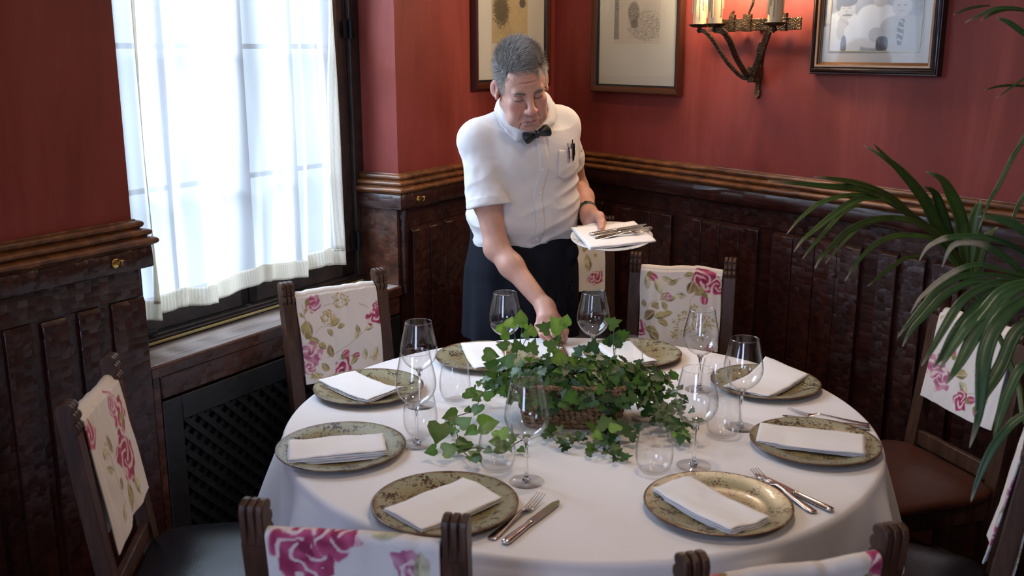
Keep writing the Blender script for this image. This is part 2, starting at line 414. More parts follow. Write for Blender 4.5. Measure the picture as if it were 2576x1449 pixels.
# ------------------------------------------------------------------ window niche
win = struct(empty('window_1', fA(.58, -.166, ZS)), 'dark wooden casement window in the niche behind the curtain')
def part(b, name, mat, parent, Mx=None, bev=None, sharp=40):
    o = b.build(name, mat, None, True, sharp)
    bpy.context.view_layer.update()
    o.parent = parent; o.matrix_parent_inverse = parent.matrix_world.inverted()
    if Mx is not None: o.matrix_world = Mx
    if bev: bevel(o, bev, 2)
    return o
bpy.context.view_layer.update()
b = MB_()                                    # outer frame
for (x0, x1, z0, z1) in [(.0, .045, ZS, ZT), (NW - .052, NW, ZS, ZT), (0, NW, ZS, ZS + .030), (0, NW, ZT - .05, ZT)]: b.box(x0, x1, .158, .25, z0, z1)
b.box(.03, NW - .03, .145, .165, ZS, ZS + .022)
part(b, 'window_frame', M['frame_wood'], win, MA, .004)
b = MB_()                                    # two casements with glazing bars
for (x0, x1) in [(.048, .566), (.574, NW - .055)]:
    for (a, c, z0, z1) in [(x0, x0 + (.075 if x0 < .3 else .035), ZS + .034, ZT - .05), (x1 - (.035 if x1 < .7 else .075), x1, ZS + .034, ZT - .05), (x0, x1, ZS + .034, ZS + .125), (x0, x1, ZT - .13, ZT - .05)]: b.box(a, c, .172, .225, z0, z1)
    for z in (1.29, 1.70, 2.08): b.box(x0, x1, .190, .208, z - .008, z + .008)
    b.box((x0 + x1) / 2 - .008, (x0 + x1) / 2 + .008, .190, .208, ZS + .1, ZT - .1)
part(b, 'casement', M['frame_wood'], win, MA, .004)
b = MB_(); b.box(.1, NW - .1, .197, .201, ZS + .1, ZT - .1); part(b, 'pane', M['pane'], win, MA)
black = plain('black_iron_hinge', (.012, .012, .016), .45, .6)
b = MB_()
for z in (1.76, 1.0):
    b.tube([(NW - .055, .150, z - .035), (NW - .055, .150, z + .035)], .008, 12); b.box(NW - .085, NW - .03, .156, .160, z - .03, z + .03)
b.tube([(.07, .148, ZS + .042), (.17, .148, ZS + .042)], [.004, .0085][1], 12)
part(b, 'hinge', black, win, MA, .001)
b = MB_()                                    # brass draught strip at the foot of the frame
b.tube([(.04, .138, ZS + .011), (.3, .136, ZS + .012), (.6, .133, ZS + .013), (NW - .06, .132, ZS + .013)], .0045, 8)
part(b, 'brass_strip', plain('dull_brass_strip', (.36, .30, .12), .5, .3), win, MA)
b = MB_(); b.prism([(-.006, ZS - .034), (-.006, ZS), (.16, ZS), (.16, ZS - .034)], .012, NW - .012, 'x')
o = part(b, 'sill', M['sill_wood'], win, MA, .002)
b = MB_(); b.prism([(-.014, ZS - .036), (-.014, ZS - .006), (-.009, ZS - .0005), (-.0055, ZS - .0005), (-.0055, ZS - .036)], .012, NW - .012, 'x')
o = part(b, 'sill_nosing', M['apron'], win, MA, .002)

# apron board, radiator grille
b = MB_(); b.box(.046, NW - .02, -.008, .03, .735, ZS - .036); b.box(.018, .046, -.004, .03, .30, ZS - .03)
o = b.build('trim_13', M['apron'], None, True, 40, MA); bevel(o, .004, 2); struct(o, 'carved brown board under the window sill')
gr = tag(empty('radiator_grille', fA(.58, 0, .10)), 'black wooden radiator cover with diagonal lattice under the window sill', 'grille')
bpy.context.view_layer.update()
b = MB_()
for (x0, x1, z0, z1) in [(.046, .112, .10, .728), (NW - .09, NW - .02, .10, .728), (.112, NW - .09, .655, .728), (.112, NW - .09, .10, .17)]: b.box(x0, x1, -.008, .02, z0, z1)
part(b, 'grille_frame', M['black_wood'], gr, MA, .003)
def clip_bar(b, c, slope, y0, y1, hw):
    """diagonal slat clipped to the grille opening"""
    x0, x1, z0, z1 = .100, NW - .08, .16, .665
    pts = []
    for s in (-hw, hw):
        xs = np.linspace(x0, x1, 400); zs = c + s + slope * (xs - x0); ok = (zs > z0) & (zs < z1)
        if ok.sum() < 3: return
        pts.append((xs[ok][0], zs[ok][0], xs[ok][-1], zs[ok][-1]))
    (a0, a1, a2, a3), (d0, d1, d2, d3) = pts
    b.prism([(a0, a1), (a2, a3), (d2, d3), (d0, d1)], y0, y1, 'y')
b = MB_()
for k in range(-20, 34):
    clip_bar(b, .16 + k * .052, -1.0, .000, .008, .012)
part(b, 'front_slats', M['black_wood'], gr, MA, None)
b = MB_()
for k in range(-24, 14):
    clip_bar(b, .16 + k * .052, 1.0, .009, .017, .012)
part(b, 'rear_slats', M['black_wood'], gr, MA, None)
b = MB_(); b.box(.0, NW, .06, .065, .06, .80); part(b, 'void_shade_sheet', plain('black_void_shade', (.004, .004, .004), .8), gr, MA)  # near-black sheet painted as the shade of the hollow behind the lattice

# brass hooks on the frieze
def hook(loc_fn, u, label):
    h = tag(empty('brass_hook', loc_fn(u, .034, 1.153)), label, 'hook'); bpy.context.view_layer.update()
    b = MB_(); b.lathe([(0, 0), (.012, 0), (.0125, .0015), (.010, .003), (.003, .004), (0, .004)], 20)
    o = b.build('back_plate', M['brass'], h); o.matrix_world = MA @ Matrix.Translation((u, -.034, 1.153)) @ Matrix.Rotation(R(90), 4, 'X')
    b = MB_(); b.tube(spline([(0, 0, 0), (0, .012, -.002), (0, .022, -.004), (0, .026, .004), (0, .022, .012)], 14), .0022, 8)
    b.lathe([(0, -.003), (.009, -.002), (.010, 0), (.009, .002), (0, .003)], 16, 0, (0, .020, .010))
    o = b.build('hook_arm', M['brass'], h); o.matrix_world = MA @ Matrix.Translation((u, -.034, 1.153)) @ Matrix.Rotation(R(180), 4, 'Z')
hook(fA, -.086, 'small brass hook on the dark frieze left of the curtained window')
hook(fA, 1.241, 'small brass hook on the dark frieze right of the window, beside the waiter')

# ------------------------------------------------------------------ sheer curtain
def make_curtain():
    nu, nv = 260, 90
    u = np.linspace(.0, 1, nu); v = np.linspace(0, 1, nv)
    Ug, Vg = np.meshgrid(u, v, indexing='ij')
    left = .040 + .02 * Vg; right = .960 + .004 * np.sin(5 * Vg) - .015 * (1 - Vg) * 0
    X = left + (right - left) * Ug
    ph = 2 * math.pi * (7.5 * Ug + .55 * np.sin(6 * Ug) + .25 * np.sin(3 * Vg + 4 * Ug))
    amp = .010 + .016 * (1 - Vg) + .006 * np.sin(9 * Ug)
    Y = .118 - amp * np.sin(ph) - .006 * np.sin(2.7 * ph + 3 * Vg)
    X = X + .006 * np.cos(ph) + .0015 * np.cos(3 * ph)
    zb = .936 + .012 * Ug + .010 * np.sin(ph * .5 + .6) + .006 * np.sin(ph)
    Z = zb + (2.405 - zb) * Vg
    P = np.stack([X, Y, Z], -1).reshape(-1, 3)
    m = NT('sheer_white_voile')
    at = m.n('Attribute', attribute_name='paint')
    tl = m.n('BsdfTranslucent'); df = m.n('BsdfDiffuse'); tp = m.n('BsdfTransparent', {'Color': (.96, .98, 1, 1)})
    m.l(at, tl.inputs[0]); m.l(at, df.inputs[0])
    a = m.n('MixShader', {0: .35, 1: tl, 2: df})
    k = m.n('Math', {0: (at, 3), 1: .45}, operation='MULTIPLY')
    c2 = m.n('MixShader', {0: k, 1: a, 2: tp}); m.l(c2, m.out.inputs[0])
    col = np.ones((nu * nv, 4), np.float32); Uf, Zf = Ug.ravel(), Z.ravel(); zbf = zb.ravel()
    col[:, :3] = (.90, .93, .97)
    o = tag(obj('curtain', P, grid_faces(nu, nv), m.m, None, True), 'sheer white curtain hanging in the window niche, bright with daylight', 'curtain')
    aa = o.data.color_attributes.new('paint', 'FLOAT_COLOR', 'POINT'); aa.data.foreach_set('color', col.ravel())
    o.matrix_world = MA
    # stitched hems: the same cloth doubled, so heavier
    hm = NT('doubled_hem_cloth'); w = hm.n('TexWave', {'Vector': hm.coord(), 'Scale': 55, 'Distortion': 2, 'Detail': 1})
    r = hm.ramp(w, [(.1, (.80, .75, .64)), (.5, (.88, .85, .78))], 0)
    tl = hm.n('BsdfTranslucent', {'Color': r}); df = hm.n('BsdfDiffuse', {'Color': r}); a = hm.n('MixShader', {0: .45, 1: tl, 2: df}); hm.l(a, hm.out.inputs[0])
    def strip(name, iu, zlo, zhi, n=8, off=.0025):
        Xs, Ys, zb_ = X[iu, 0], Y[iu, 0], zb[iu, 0]
        V = []
        for t in np.linspace(0, 1, n):
            z = zb_ - .002 + (zlo + (zhi - zlo) * t)
            fv = np.clip((z - zb_) / (2.42 - zb_), 0, 1)
            yy = np.array([np.interp(f, v, Y[i]) for f, i in zip(fv, iu)]); xx = np.array([np.interp(f, v, X[i]) for f, i in zip(fv, iu)])
            V.append(np.stack([xx, yy - off, z], -1))
        V = np.array(V).reshape(-1, 3)
        h = obj(name, V, grid_faces(n, len(iu)), hm.m, o, True); sm = h.modifiers.new('thick', 'SOLIDIFY'); sm.thickness = .001
    strip('bottom_hem', np.arange(nu), 0, .058)
    strip('side_hem', np.arange(24, 33), .05, 1.48, 60)
    strip('side_hem', np.arange(nu - 6, nu), .05, 1.48, 60)
make_curtain()
# curtain rail above the frame of the picture
b = MB_(); b.tube([(.02, .118, 2.425), (NW - .02, .118, 2.425)], .008, 12)
tag(b.build('curtain_rod', M['brass'], None, True, 40, MA), 'thin brass rod carrying the sheer curtain at the top of the niche', 'rod')
# second window of the room (behind the camera)
w2 = struct(empty('window_2', fA(-3.2, -.05, .84)), 'second window on the window wall, outside the view'); bpy.context.view_layer.update()
b = MB_()
for (x0, x1, z0, z1) in [(-4.4, -4.34, .84, 2.35), (-2.26, -2.2, .84, 2.35), (-4.34, -2.26, .84, .92), (-4.34, -2.26, 2.28, 2.35), (-3.33, -3.27, .92, 2.28)]: b.box(x0, x1, .03, .08, z0, z1)
part(b, 'window_frame', M['frame_wood'], w2, MA, .004)
b = MB_(); b.box(-4.34, -2.26, .052, .056, .92, 2.28); part(b, 'pane', M['pane'], w2, MA)
w3 = struct(empty('window_3', tuple(mbk @ Vector((2.8, .05, .86)))), 'third window in the wall behind the camera'); bpy.context.view_layer.update()
b = MB_()
for (x0, x1, z0, z1) in [(2.1, 2.16, .86, 2.45), (3.44, 3.5, .86, 2.45), (2.16, 3.44, .86, .93), (2.16, 3.44, 2.38, 2.45), (2.77, 2.83, .93, 2.38)]: b.box(x0, x1, .03, .08, z0, z1)
part(b, 'window_frame', M['frame_wood'], w3, mbk, .004)
b = MB_(); b.box(2.16, 3.44, .052, .056, .93, 2.38); part(b, 'pane', M['pane'], w3, mbk)
# the street outside: sunlit paving and the pale house across it
b = MB_(); b.box(-8, 9, .32, 7.2, -.5, -.45); struct(b.build('street_paving', plain('pale_paving', (.55, .55, .54), .8), None, False, None, MA))
b = MB_(); b.box(-8, 9, 7.2, 7.5, -.5, 7.5); struct(b.build('facade_opposite', plain('pale_render', (.62, .64, .66), .9), None, False, None, MA))

# ------------------------------------------------------------------ pictures and sconce
def paint_print(kind, U, V):
    """flat artwork colours on a grid, U,V in 0..1 (V up)"""
    V = V * {'etch_a': 2.0, 'etch_b': 2.2}.get(kind, 1.26)
    P = np.stack([U * 9, V * 12, np.full_like(U, 3.0)], -1); n1 = noise3(P, 1.0); n2 = noise3(P, 4.0); n3 = noise3(P, 14.0)
    if kind == 'etch_a':      # sepia plate with a dark brushy mass
        c = np.array([.50, .37, .19]) * (1 + .06 * n1[..., None])
        d = np.hypot((U - .25) / .22, (V - .75) / .38) + .25 * n2 + .22 * n3
        k = np.clip((1.05 - d) * 5, 0, 1)[..., None] * .92; c = c * (1 - k) + np.array([.10, .075, .045]) * k
        k = np.clip(((n3 > .38) & (np.hypot(U - .3, V - .3) < .25)) * 1.0, 0, 1)[..., None]; c = c * (1 - .6 * k) + .6 * k * np.array([.2, .15, .1])
        d = np.hypot((U - .85) / .1, (V - .95) / .12); k = np.clip((1 - d) * 6, 0, 1)[..., None]; c = c * (1 - k) + np.array([.12, .10, .08]) * k
        return c
    if kind == 'etch_b':      # drypoint: post at the left, scribbled bush and a seated figure
        c = np.full(U.shape + (3,), 1.) * np.array([.55, .46, .36])
        def ink(mask, s=.8, col=(.10, .085, .07)):
            nonlocal c
            k = (np.clip(mask, 0, 1) * s)[..., None]; c = c * (1 - k) + np.array(col) * k
        ink(((np.abs(U - .055) < .045 + .02 * (1 - V)) & (V > .12)) * (.8 + .3 * n3), .85)
        ang = np.arctan2(V - .42, U - .68); rr = np.hypot((U - .68) / .30, (V - .45) / .34)
        ink(np.clip(np.sin(38 * rr + 9 * n2 + 5 * ang) * 2 - .6, 0, 1) * (rr < 1.15 + .2 * n2), .75)
        ink(np.clip((1 - np.hypot((U - .43) / .14, (V - .78) / .30)) * 5, 0, 1) * (.8 + .3 * n2), .85)
        ink(np.clip((1 - np.hypot((U - .45) / .09, (V - .50) / .12)) * 5, 0, 1), .8)
        ink(np.clip(n3 * 3 - .9, 0, 1) * (V > .12) * (V < .62) * (U > .3), .45)
        return c
    # photograph: men in shirts and ties, cool grey tone
    c = np.full(U.shape + (3,), 1.) * np.array([.30, .30, .33]) * (1 + .15 * n1[..., None])
    def blob(cx, cy, rx, ry, col, soft=9, e=2):
        nonlocal c
        d = (np.abs((U - cx) / rx) ** e + np.abs((V - cy) / ry) ** e) ** (1 / e); k = np.clip((1 - d) * soft, 0, 1)[..., None]; c = c * (1 - k) + np.array(col) * k
    sh = (.62, .62, .64); sk = (.46, .43, .42)
    blob(.14, .25, .24, .50, sh, 12, 3); blob(.52, .45, .24, .42, (.66, .66, .68), 12, 3); blob(.82, .22, .28, .44, (.42, .41, .42), 12, 3)
    blob(.17, .78, .115, .20, sk); blob(.17, .93, .13, .11, (.10, .10, .11)); blob(.08, .84, .03, .10, (.10, .10, .11)); blob(.185, .665, .06, .022, (.13, .12, .12))
    blob(.14, .80, .022, .012, (.14, .12, .12)); blob(.205, .80, .022, .012, (.14, .12, .12)); blob(.175, .74, .016, .04, (.36, .33, .32))
    blob(.14, .52, .065, .12, sk); blob(.12, .36, .05, .16, sk)
    for q in range(4): blob(.115 + .028 * q, .60 - .03 * q, .016, .035, (.38, .35, .35))
    blob(.165, .10, .035, .20, (.12, .12, .16), 14); blob(.55, .92, .08, .13, sk); blob(.52, .30, .08, .14, sk); blob(.60, .13, .07, .14, (.06, .06, .07), 14, 3)
    blob(.79, .80, .11, .20, (.50, .48, .48)); blob(.80, .95, .10, .07, (.55, .55, .58)); blob(.755, .82, .02, .011, (.2, .18, .18)); blob(.82, .82, .02, .011, (.2, .18, .18)); blob(.785, .72, .04, .012, (.26, .22, .22))
    blob(.79, .32, .038, .26, (.09, .09, .12), 14); blob(.80, .53, .03, .05, (.09, .09, .12), 14)
    st = (np.abs(((V * 9 + U * 6) % 1) - .5) < .14) & (np.hypot((U - .79) / .034, (V - .32) / .25) < 1); c = np.where(st[..., None], np.array([.5, .5, .52]), c)
    return c
def picture(name, label, Mx, u0, u1, z0, z1, fw, depth, prof, mats, matcol, art, artbox, bead=None):
    p = tag(empty(name, tuple(Mx @ Vector(((u0 + u1) / 2, -.005, z0)))), label, 'picture'); bpy.context.view_layer.update()
    b = MB_(); cor = [(u0, z0), (u1, z0), (u1, z1), (u0, z1)]; sg = [(1, 1), (-1, 1), (-1, -1), (1, -1)]
    n = len(prof); V = []
    for (cx, cz), (sx, sz) in zip(cor, sg):
        for (a, d) in prof: V.append((cx + sx * a * fw, -.004 - d * depth, cz + sz * a * fw))
    mi = []; f = []
    for i in range(4):
        for j in range(n - 1):
            f.append((i * n + j, ((i + 1) % 4) * n + j, ((i + 1) % 4) * n + j + 1, i * n + j + 1)); mi.append(1 if prof[j][0] >= bead and bead is not None else 0)
    me = obj('frame', V, f, mats, None, True, mi, 28); fixn(me)
    me.parent = p; me.matrix_parent_inverse = p.matrix_world.inverted(); me.matrix_world = Mx
    b = MB_(); b.box(u0 + fw * .7, u1 - fw * .7, -.012, -.004, z0 + fw * .7, z1 - fw * .7); part(b, 'mount', matcol, p, Mx)
    a0, a1, b0, b1 = artbox; nu = 150; nv = int(nu * (b1 - b0) / (a1 - a0))
    Ug, Vg = np.meshgrid(np.linspace(0, 1, nu), np.linspace(0, 1, nv), indexing='ij')
    P = np.stack([a0 + (a1 - a0) * Ug, np.full_like(Ug, -.0128), b0 + (b1 - b0) * Vg], -1).reshape(-1, 3)
    o = obj('print', P, grid_faces(nu, nv), mat_attr('print_' + art, .6), None, True); color_attr(o, paint_print(art, Ug, Vg).reshape(-1, 3))
    o.parent = p; o.matrix_parent_inverse = p.matrix_world.inverted(); o.matrix_world = Mx
    b = MB_(); b.box(u0 + fw * .8, u1 - fw * .8, -.0165, -.0145, z0 + fw * .8, z1 - fw * .8); part(b, 'glass', M['pane'], p, Mx)
    return p
fr_a = [plain('dark_mahogany_frame', (.050, .013, .006), .2), plain('black_frame_lip', (.008, .010, .012), .25)]
PA = [(0, 0), (0, .75), (.06, .95), (.18, 1), (.32, .95), (.55, .8), (.78, .66), (.8, .5), (1, .45), (1, .2)]
cream = mat_cloth('cream_mount_board', (.60, .53, .42), .9, 300, .05, .02)
picture('framed_etching', 'cream mounted sepia etching in a dark frame left of the corner, behind the waiter', MA, 1.650, 2.262, 1.535, 2.20, .036, .028, PA, fr_a, cream, 'etch_a', (1.795, 2.08, 1.715, 2.06), .78)
picture('framed_etching', 'cream mounted grey etching of a bush in a dark frame right of the corner', MB, .280, .802, 1.512, 2.18, .036, .028, PA, fr_a, cream, 'etch_b', (.406, .674, 1.712, 2.06), .78)
fr_b = [plain('brown_black_frame', (.020, .010, .008), .2), plain('gilded_brown_slip', (.17, .075, .022), .25, .3)]
PB = [(0, 0), (0, .55), (.06, .72), (.14, .72), (.17, .82), (.3, .95), (.42, .98), (.5, .88), (.55, .8), (.62, .9), (.78, .85), (.86, .62), (.9, .6), (.93, .5), (1, .46), (1, .2)]
greym = mat_cloth('pale_grey_mount_board', (.52, .48, .45), .9, 300, .05, .02)
pb_ = picture('framed_photograph', 'grey photograph of men in shirts and ties, framed right of the sconce', MB, 1.407, 1.880, 1.609, 2.05, .040, .030, PB, fr_b, greym, 'photo', (1.473, 1.802, 1.686, 1.90), .62)
b = MB_()
for (x0, x1, z0, z1) in [(1.469, 1.473, 1.682, 1.904), (1.802, 1.806, 1.682, 1.904), (1.469, 1.806, 1.682, 1.686), (1.469, 1.806, 1.90, 1.904)]: b.box(x0, x1, -.0138, -.012, z0, z1)
part(b, 'gilt_fillet', plain('gilt_fillet', (.38, .30, .16), .4, .5), pb_, MB)

def mat_iron():
    m = NT('hammered_bronzed_iron'); v = m.n('TexVoronoi', {'Vector': m.coord(), 'Scale': 170}); n = m.n('TexNoise', {'Vector': m.coord(), 'Scale': 30, 'Detail': 4})
    r = m.ramp(n, [(.3, (.030, .020, .013)), (.55, (.075, .048, .025)), (.75, (.17, .11, .05))])
    m.set(Base_Color=r, Metallic=.75, Roughness=.42, Normal=m.bump(v, .8, .003)); return m.m
M['iron'] = mat_iron()
def sconce():
    s = tag(empty('wall_sconce', fB(1.178, .0, 1.517)), 'wrought iron wall sconce with three wax drip candles on the red wall', 'sconce'); bpy.context.view_layer.update()
    b = MB_(); b.box(.965, 1.382, -.052, -.046, 1.755, 1.797); part(b, 'crossbar', M['iron'], s, MB, .002)
    b = MB_(); b.box(1.158, 1.190, -.05, -.0, 1.575, 1.632)
    part(b, 'hub_block', M['iron'], s, MB, .003)
    def leaf(zs, ws): return [(1.176 + w, z) for z, w in zip(zs, ws)] + [(1.176 - w, z) for z, w in zip(zs[::-1], ws[::-1])]
    b = MB_(); b.prism(leaf([1.517, 1.527, 1.540, 1.552, 1.560, 1.58], [.001, .010, .0125, .008, .009, .010]), -.012, -.002, 'y')
    b.prism(leaf([1.63, 1.65, 1.668, 1.688, 1.70, 1.714], [.006, .008, .012, .012, .008, .001]), -.012, -.002, 'y'); b.box(1.166, 1.186, -.010, -.002, 1.57, 1.65)
    part(b, 'spear_plate', M['iron'], s, MB, .002)
    cands = [(1.012, -.150), (1.118, -.185), (1.338, -.135)]
    zp = 1.778
    for k, (u, y) in enumerate(cands):
        b = MB_()
        if k == 0: path = [(1.166, -.03, 1.592), (1.14, -.05, 1.592), (1.10, -.085, 1.64), (1.06, -.125, 1.72), (1.035, -.145, 1.752), (u, y, 1.757)]; w, t = .007, .004
        elif k == 1: path = [(1.172, -.045, 1.592), (1.162, -.065, 1.61), (1.158, -.11, 1.66), (1.160, -.155, 1.72), (1.15, -.18, 1.752), (u, y, 1.757)]; w, t = .011, .004
        else: path = [(1.186, -.045, 1.592), (1.195, -.06, 1.605), (1.235, -.08, 1.66), (1.30, -.12, 1.745), (1.318, -.13, 1.757), (u, y, 1.757)]; w, t = .012, .004
        P = spline(path, 40); T = np.gradient(P, axis=0); T /= np.linalg.norm(T, axis=1)[:, None]
        S = np.cross(T, np.array([0, 1., 0])); S /= np.linalg.norm(S, axis=1)[:, None] + 1e-9; N = np.cross(S, T)
        V = []
        for p, s_, n_ in zip(P, S, N):
            for (a, c) in ((-w, -t), (w, -t), (w, t), (-w, t)): V.append(p + s_ * a + n_ * c)
        f = [(i * 4 + j, (i + 1) * 4 + j, (i + 1) * 4 + (j + 1) % 4, i * 4 + (j + 1) % 4) for i in range(39) for j in range(4)] + [(3, 2, 1, 0), (156, 157, 158, 159)]
        b.add(V, f); part(b, 'arm', M['iron'], s, MB, .001, 30)
        # drip pan with crimped edge and ball under it
        b = MB_(); n = 48; rr = [(0, .004), (.012, .003), (.026, .004), (.033, .009), (.037, .014), (.035, .0145), (.031, .011), (.024, .0065), (0, .006)]
        v, f = lathe_mesh(rr, n, (u, y, zp - .014)); v = [(u + (p[0] - u) * (1 + (.05 * ((i % n) % 2) if math.hypot(p[0] - u, p[1] - y) > .03 else 0)), y + (p[1] - y) * (1 + (.05 * ((i % n) % 2) if math.hypot(p[0] - u, p[1] - y) > .03 else 0)), p[2]) for i, p in enumerate(v)]
        b.add(v, f); b.lathe([(0, -.030), (.006, -.028), (.0105, -.021), (.006, -.013), (.008, -.008), (0, -.008)], 16, 0, (u, y, zp)); part(b, 'drip_pan', M['iron'], s, MB)
        # candle sleeve with wax runs
        rnd = random.Random(5 + k); b = MB_(); r0 = .0235
        b.lathe([(0, -.005), (r0, -.005), (r0 * 1.02, .03), (r0, .105), (r0 * .93, .112), (0, .112)], 28, 0, (u, y, zp))
        for i in range(24):
            a = rnd.uniform(0, 6.283); zl = rnd.uniform(.045, .085) if i % 3 else rnd.uniform(.012, .05); rad = rnd.uniform(.0016, .0028)
            ca, sa = math.cos(a), math.sin(a)
            b.tube([(u + r0 * ca, y + r0 * sa, zp + .113), (u + (r0 + .002) * ca, y + (r0 + .002) * sa, zp + .10), (u + (r0 + .0022) * ca, y + (r0 + .0022) * sa, zp + zl), (u + (r0 + .002) * ca, y + (r0 + .002) * sa, zp + zl - .003)], [rad * .7, rad, rad * 1.15, rad * .5], 7)
        for i in range(10):
            a = rnd.uniform(0, 6.283); z = rnd.uniform(.01, .07); b.lathe([(0, -.002), (.0018, 0), (0, .002)], 6, 0, (u + r0 * math.cos(a), y + r0 * math.sin(a), zp + z))
        wax = NT('cream_wax'); wax.set(Base_Color=(.66, .52, .30, 1), Roughness=.45, Subsurface_Weight=.15, Subsurface_Radius=(.01, .006, .003))
        cd = part(b, 'candle', wax.m, s, MB)
        b = MB_(); b.lathe([(0, .112), (.008, .112), (.009, .125), (.0135, .140), (.014, .150), (.009, .168), (.003, .182), (0, .186)], 18, 0, (u, y, zp))
        e = NT('lit_candle_bulb'); e.set(Emission_Color=(1, .72, .38, 1), Emission_Strength=30.0, Base_Color=(1, .9, .7, 1))
        bo = part(b, 'bulb', e.m, s, MB); 
        d = bpy.data.lights.new('candle_bulb_light', 'POINT'); d.energy = 6.0; d.color = (1, .76, .52); d.shadow_soft_size = .02
        lo = bpy.data.objects.new('candle_bulb_light', d); C.objects.link(lo); lo.location = tuple(MB @ Vector((u, y, zp + .205)))
    # upright scroll behind the middle candle
    b = MB_(); b.tube(spline([(1.150, -.05, 1.80), (1.158, -.052, 1.825), (1.172, -.054, 1.85), (1.176, -.054, 1.90), (1.17, -.054, 1.95)], 20), .0048, 8); part(b, 'scroll', M['iron'], s, MB)
    b = MB_(); b.tube(spline([(1.075, -.05, 1.79), (1.072, -.05, 1.81), (1.082, -.05, 1.825)], 8), .006, 8); part(b, 'scroll', M['iron'], s, MB)
    for x0, x1, z0 in ((1.132, 1.166, 1.752), (1.066, 1.09, 1.752), (1.30, 1.322, 1.752)): b = MB_(); b.box(x0, x1, -.058, -.044, z0, 1.812); part(b, 'clasp', M['iron'], s, MB, .001)
    b = MB_(); b.box(1.160, 1.190, -.046, -.001, 1.76, 1.79); part(b, 'wall_bracket', M['iron'], s, MB)
sconce()
# ------------------------------------------------------------------ dining chairs
def fabric_print(U, Vm, els, W):
    """cream cloth with roses, leaves, stems and sprays; U,Vm in metres"""
    P = np.stack([U * 40, Vm * 40, np.zeros_like(U)], -1); n1 = noise3(P, .5); n2 = noise3(P, 2.2); n3 = noise3(P, 6.0)
    c = np.ones(U.shape + (3,)) * np.array([.70, .645, .60]) * (1 + .02 * n3[..., None])
    def lay(k, col):
        nonlocal c
        k = np.clip(k, 0, 1)[..., None]; c = c * (1 - k) + np.asarray(col) * k
    for e in els:
        t = e[0]
        if t == 'stem':
            pts = spline(e[1], 24); d = np.full(U.shape, 9.)
            for a, b in zip(pts[:-1], pts[1:]):
                ab = b - a; tt = np.clip(((U - a[0]) * ab[0] + (Vm - a[1]) * ab[1]) / (ab @ ab + 1e-12), 0, 1)
                d = np.minimum(d, np.hypot(U - a[0] - tt * ab[0], Vm - a[1] - tt * ab[1]))
            lay((e[2] * (.85 + .2 * n2) + .0006 - d) / .0013 * .75, (.28, .21, .12))
        elif t == 'leaf':
            (x, y), ang, L, w = e[1:5]; tone = e[5] if len(e) > 5 else 0
            ca, sa = math.cos(ang), math.sin(ang); p = ((U - x) * ca + (Vm - y) * sa) / L; q = (-(U - x) * sa + (Vm - y) * ca) / w
            wd = np.sin(np.clip(p, 0, 1) * math.pi) ** .8; k = (wd - np.abs(q - .25 * np.sin(3 * p))) * 5 * ((p > 0) & (p < 1))
            base = [np.array([.33, .265, .115]), np.array([.46, .42, .27]), np.array([.25, .165, .085])][tone]
            col = base * (1 + .35 * n2[..., None] + .25 * np.sign(q)[..., None]); col = np.where((np.abs(q) < .10)[..., None], np.array([.50, .46, .28]), col)
            lay(k * .92, col)
        elif t == 'rose':
            (x, y), r, tone = e[1:4]; dx, dy = U - x, Vm - y; dx = dx + r * .28 * n1; dy = dy + r * .28 * noise3(P + 7.7, 1.1); ang = np.arctan2(dy, dx); rr = np.hypot(dx, dy * 1.05) / r
            edge = 1 + .10 * np.sin(5 * ang + x * 70) + .05 * np.sin(9 * ang) + .08 * n1
            nm = noise3(P + 3.1, 1.3); sw = np.sin(2 * ang + 7 * rr + 3.0 * n1 + 1.5 * nm) * .5 + .5; sw2 = np.sin(-3 * ang + 10 * rr + 3.5 * nm) * .5 + .5
            deep = np.array([.30, .018, .075]); mid = np.array([.47, .075, .17]); pale = np.array([.66, .36, .40]); cream = np.array([.70, .58, .54])
            if tone == 1: deep, mid, pale = np.array([.40, .10, .22]), np.array([.58, .28, .36]), np.array([.68, .50, .50])
            col = deep + (mid - deep) * sw[..., None]
            col = np.where((sw2 > .66)[..., None], pale, col); col = np.where(((sw2 > .86) & (rr > .2))[..., None], cream, col)
            col = np.where((rr < .16)[..., None], deep * .8, col)
            lay((edge - rr) * 12, col)
        elif t == 'bud':
            (x, y), r, ang = e[1:4]; ca, sa = math.cos(ang), math.sin(ang); p = ((U - x) * ca + (Vm - y) * sa) / r; q = (-(U - x) * sa + (Vm - y) * ca) / r
            lay((1 - np.hypot(p, q * 1.35)) * 8, np.array([.42, .06, .15]) + np.array([.22, .2, .2]) * (np.sin(9 * q + 2 * n1) > .3)[..., None])
            lay((1 - np.hypot((p + .75) / .5, q / .62)) * 6, (.27, .21, .075))
        elif t == 'spray':
            (x, y), r, n, seed = e[1:5]; rn = random.Random(seed)
            for i in range(n):
                a = rn.uniform(0, 6.283); s = r * math.sqrt(rn.random()); px, py = x + s * math.cos(a), y + s * math.sin(a) * .8; rad = rn.uniform(.0018, .0042)
                lay((rad * (1 + .3 * n3) - np.hypot(U - px, Vm - py)) / .0008 * .85, [(.45, .33, .10), (.38, .30, .13), (.52, .42, .2)][i % 3])
    return c
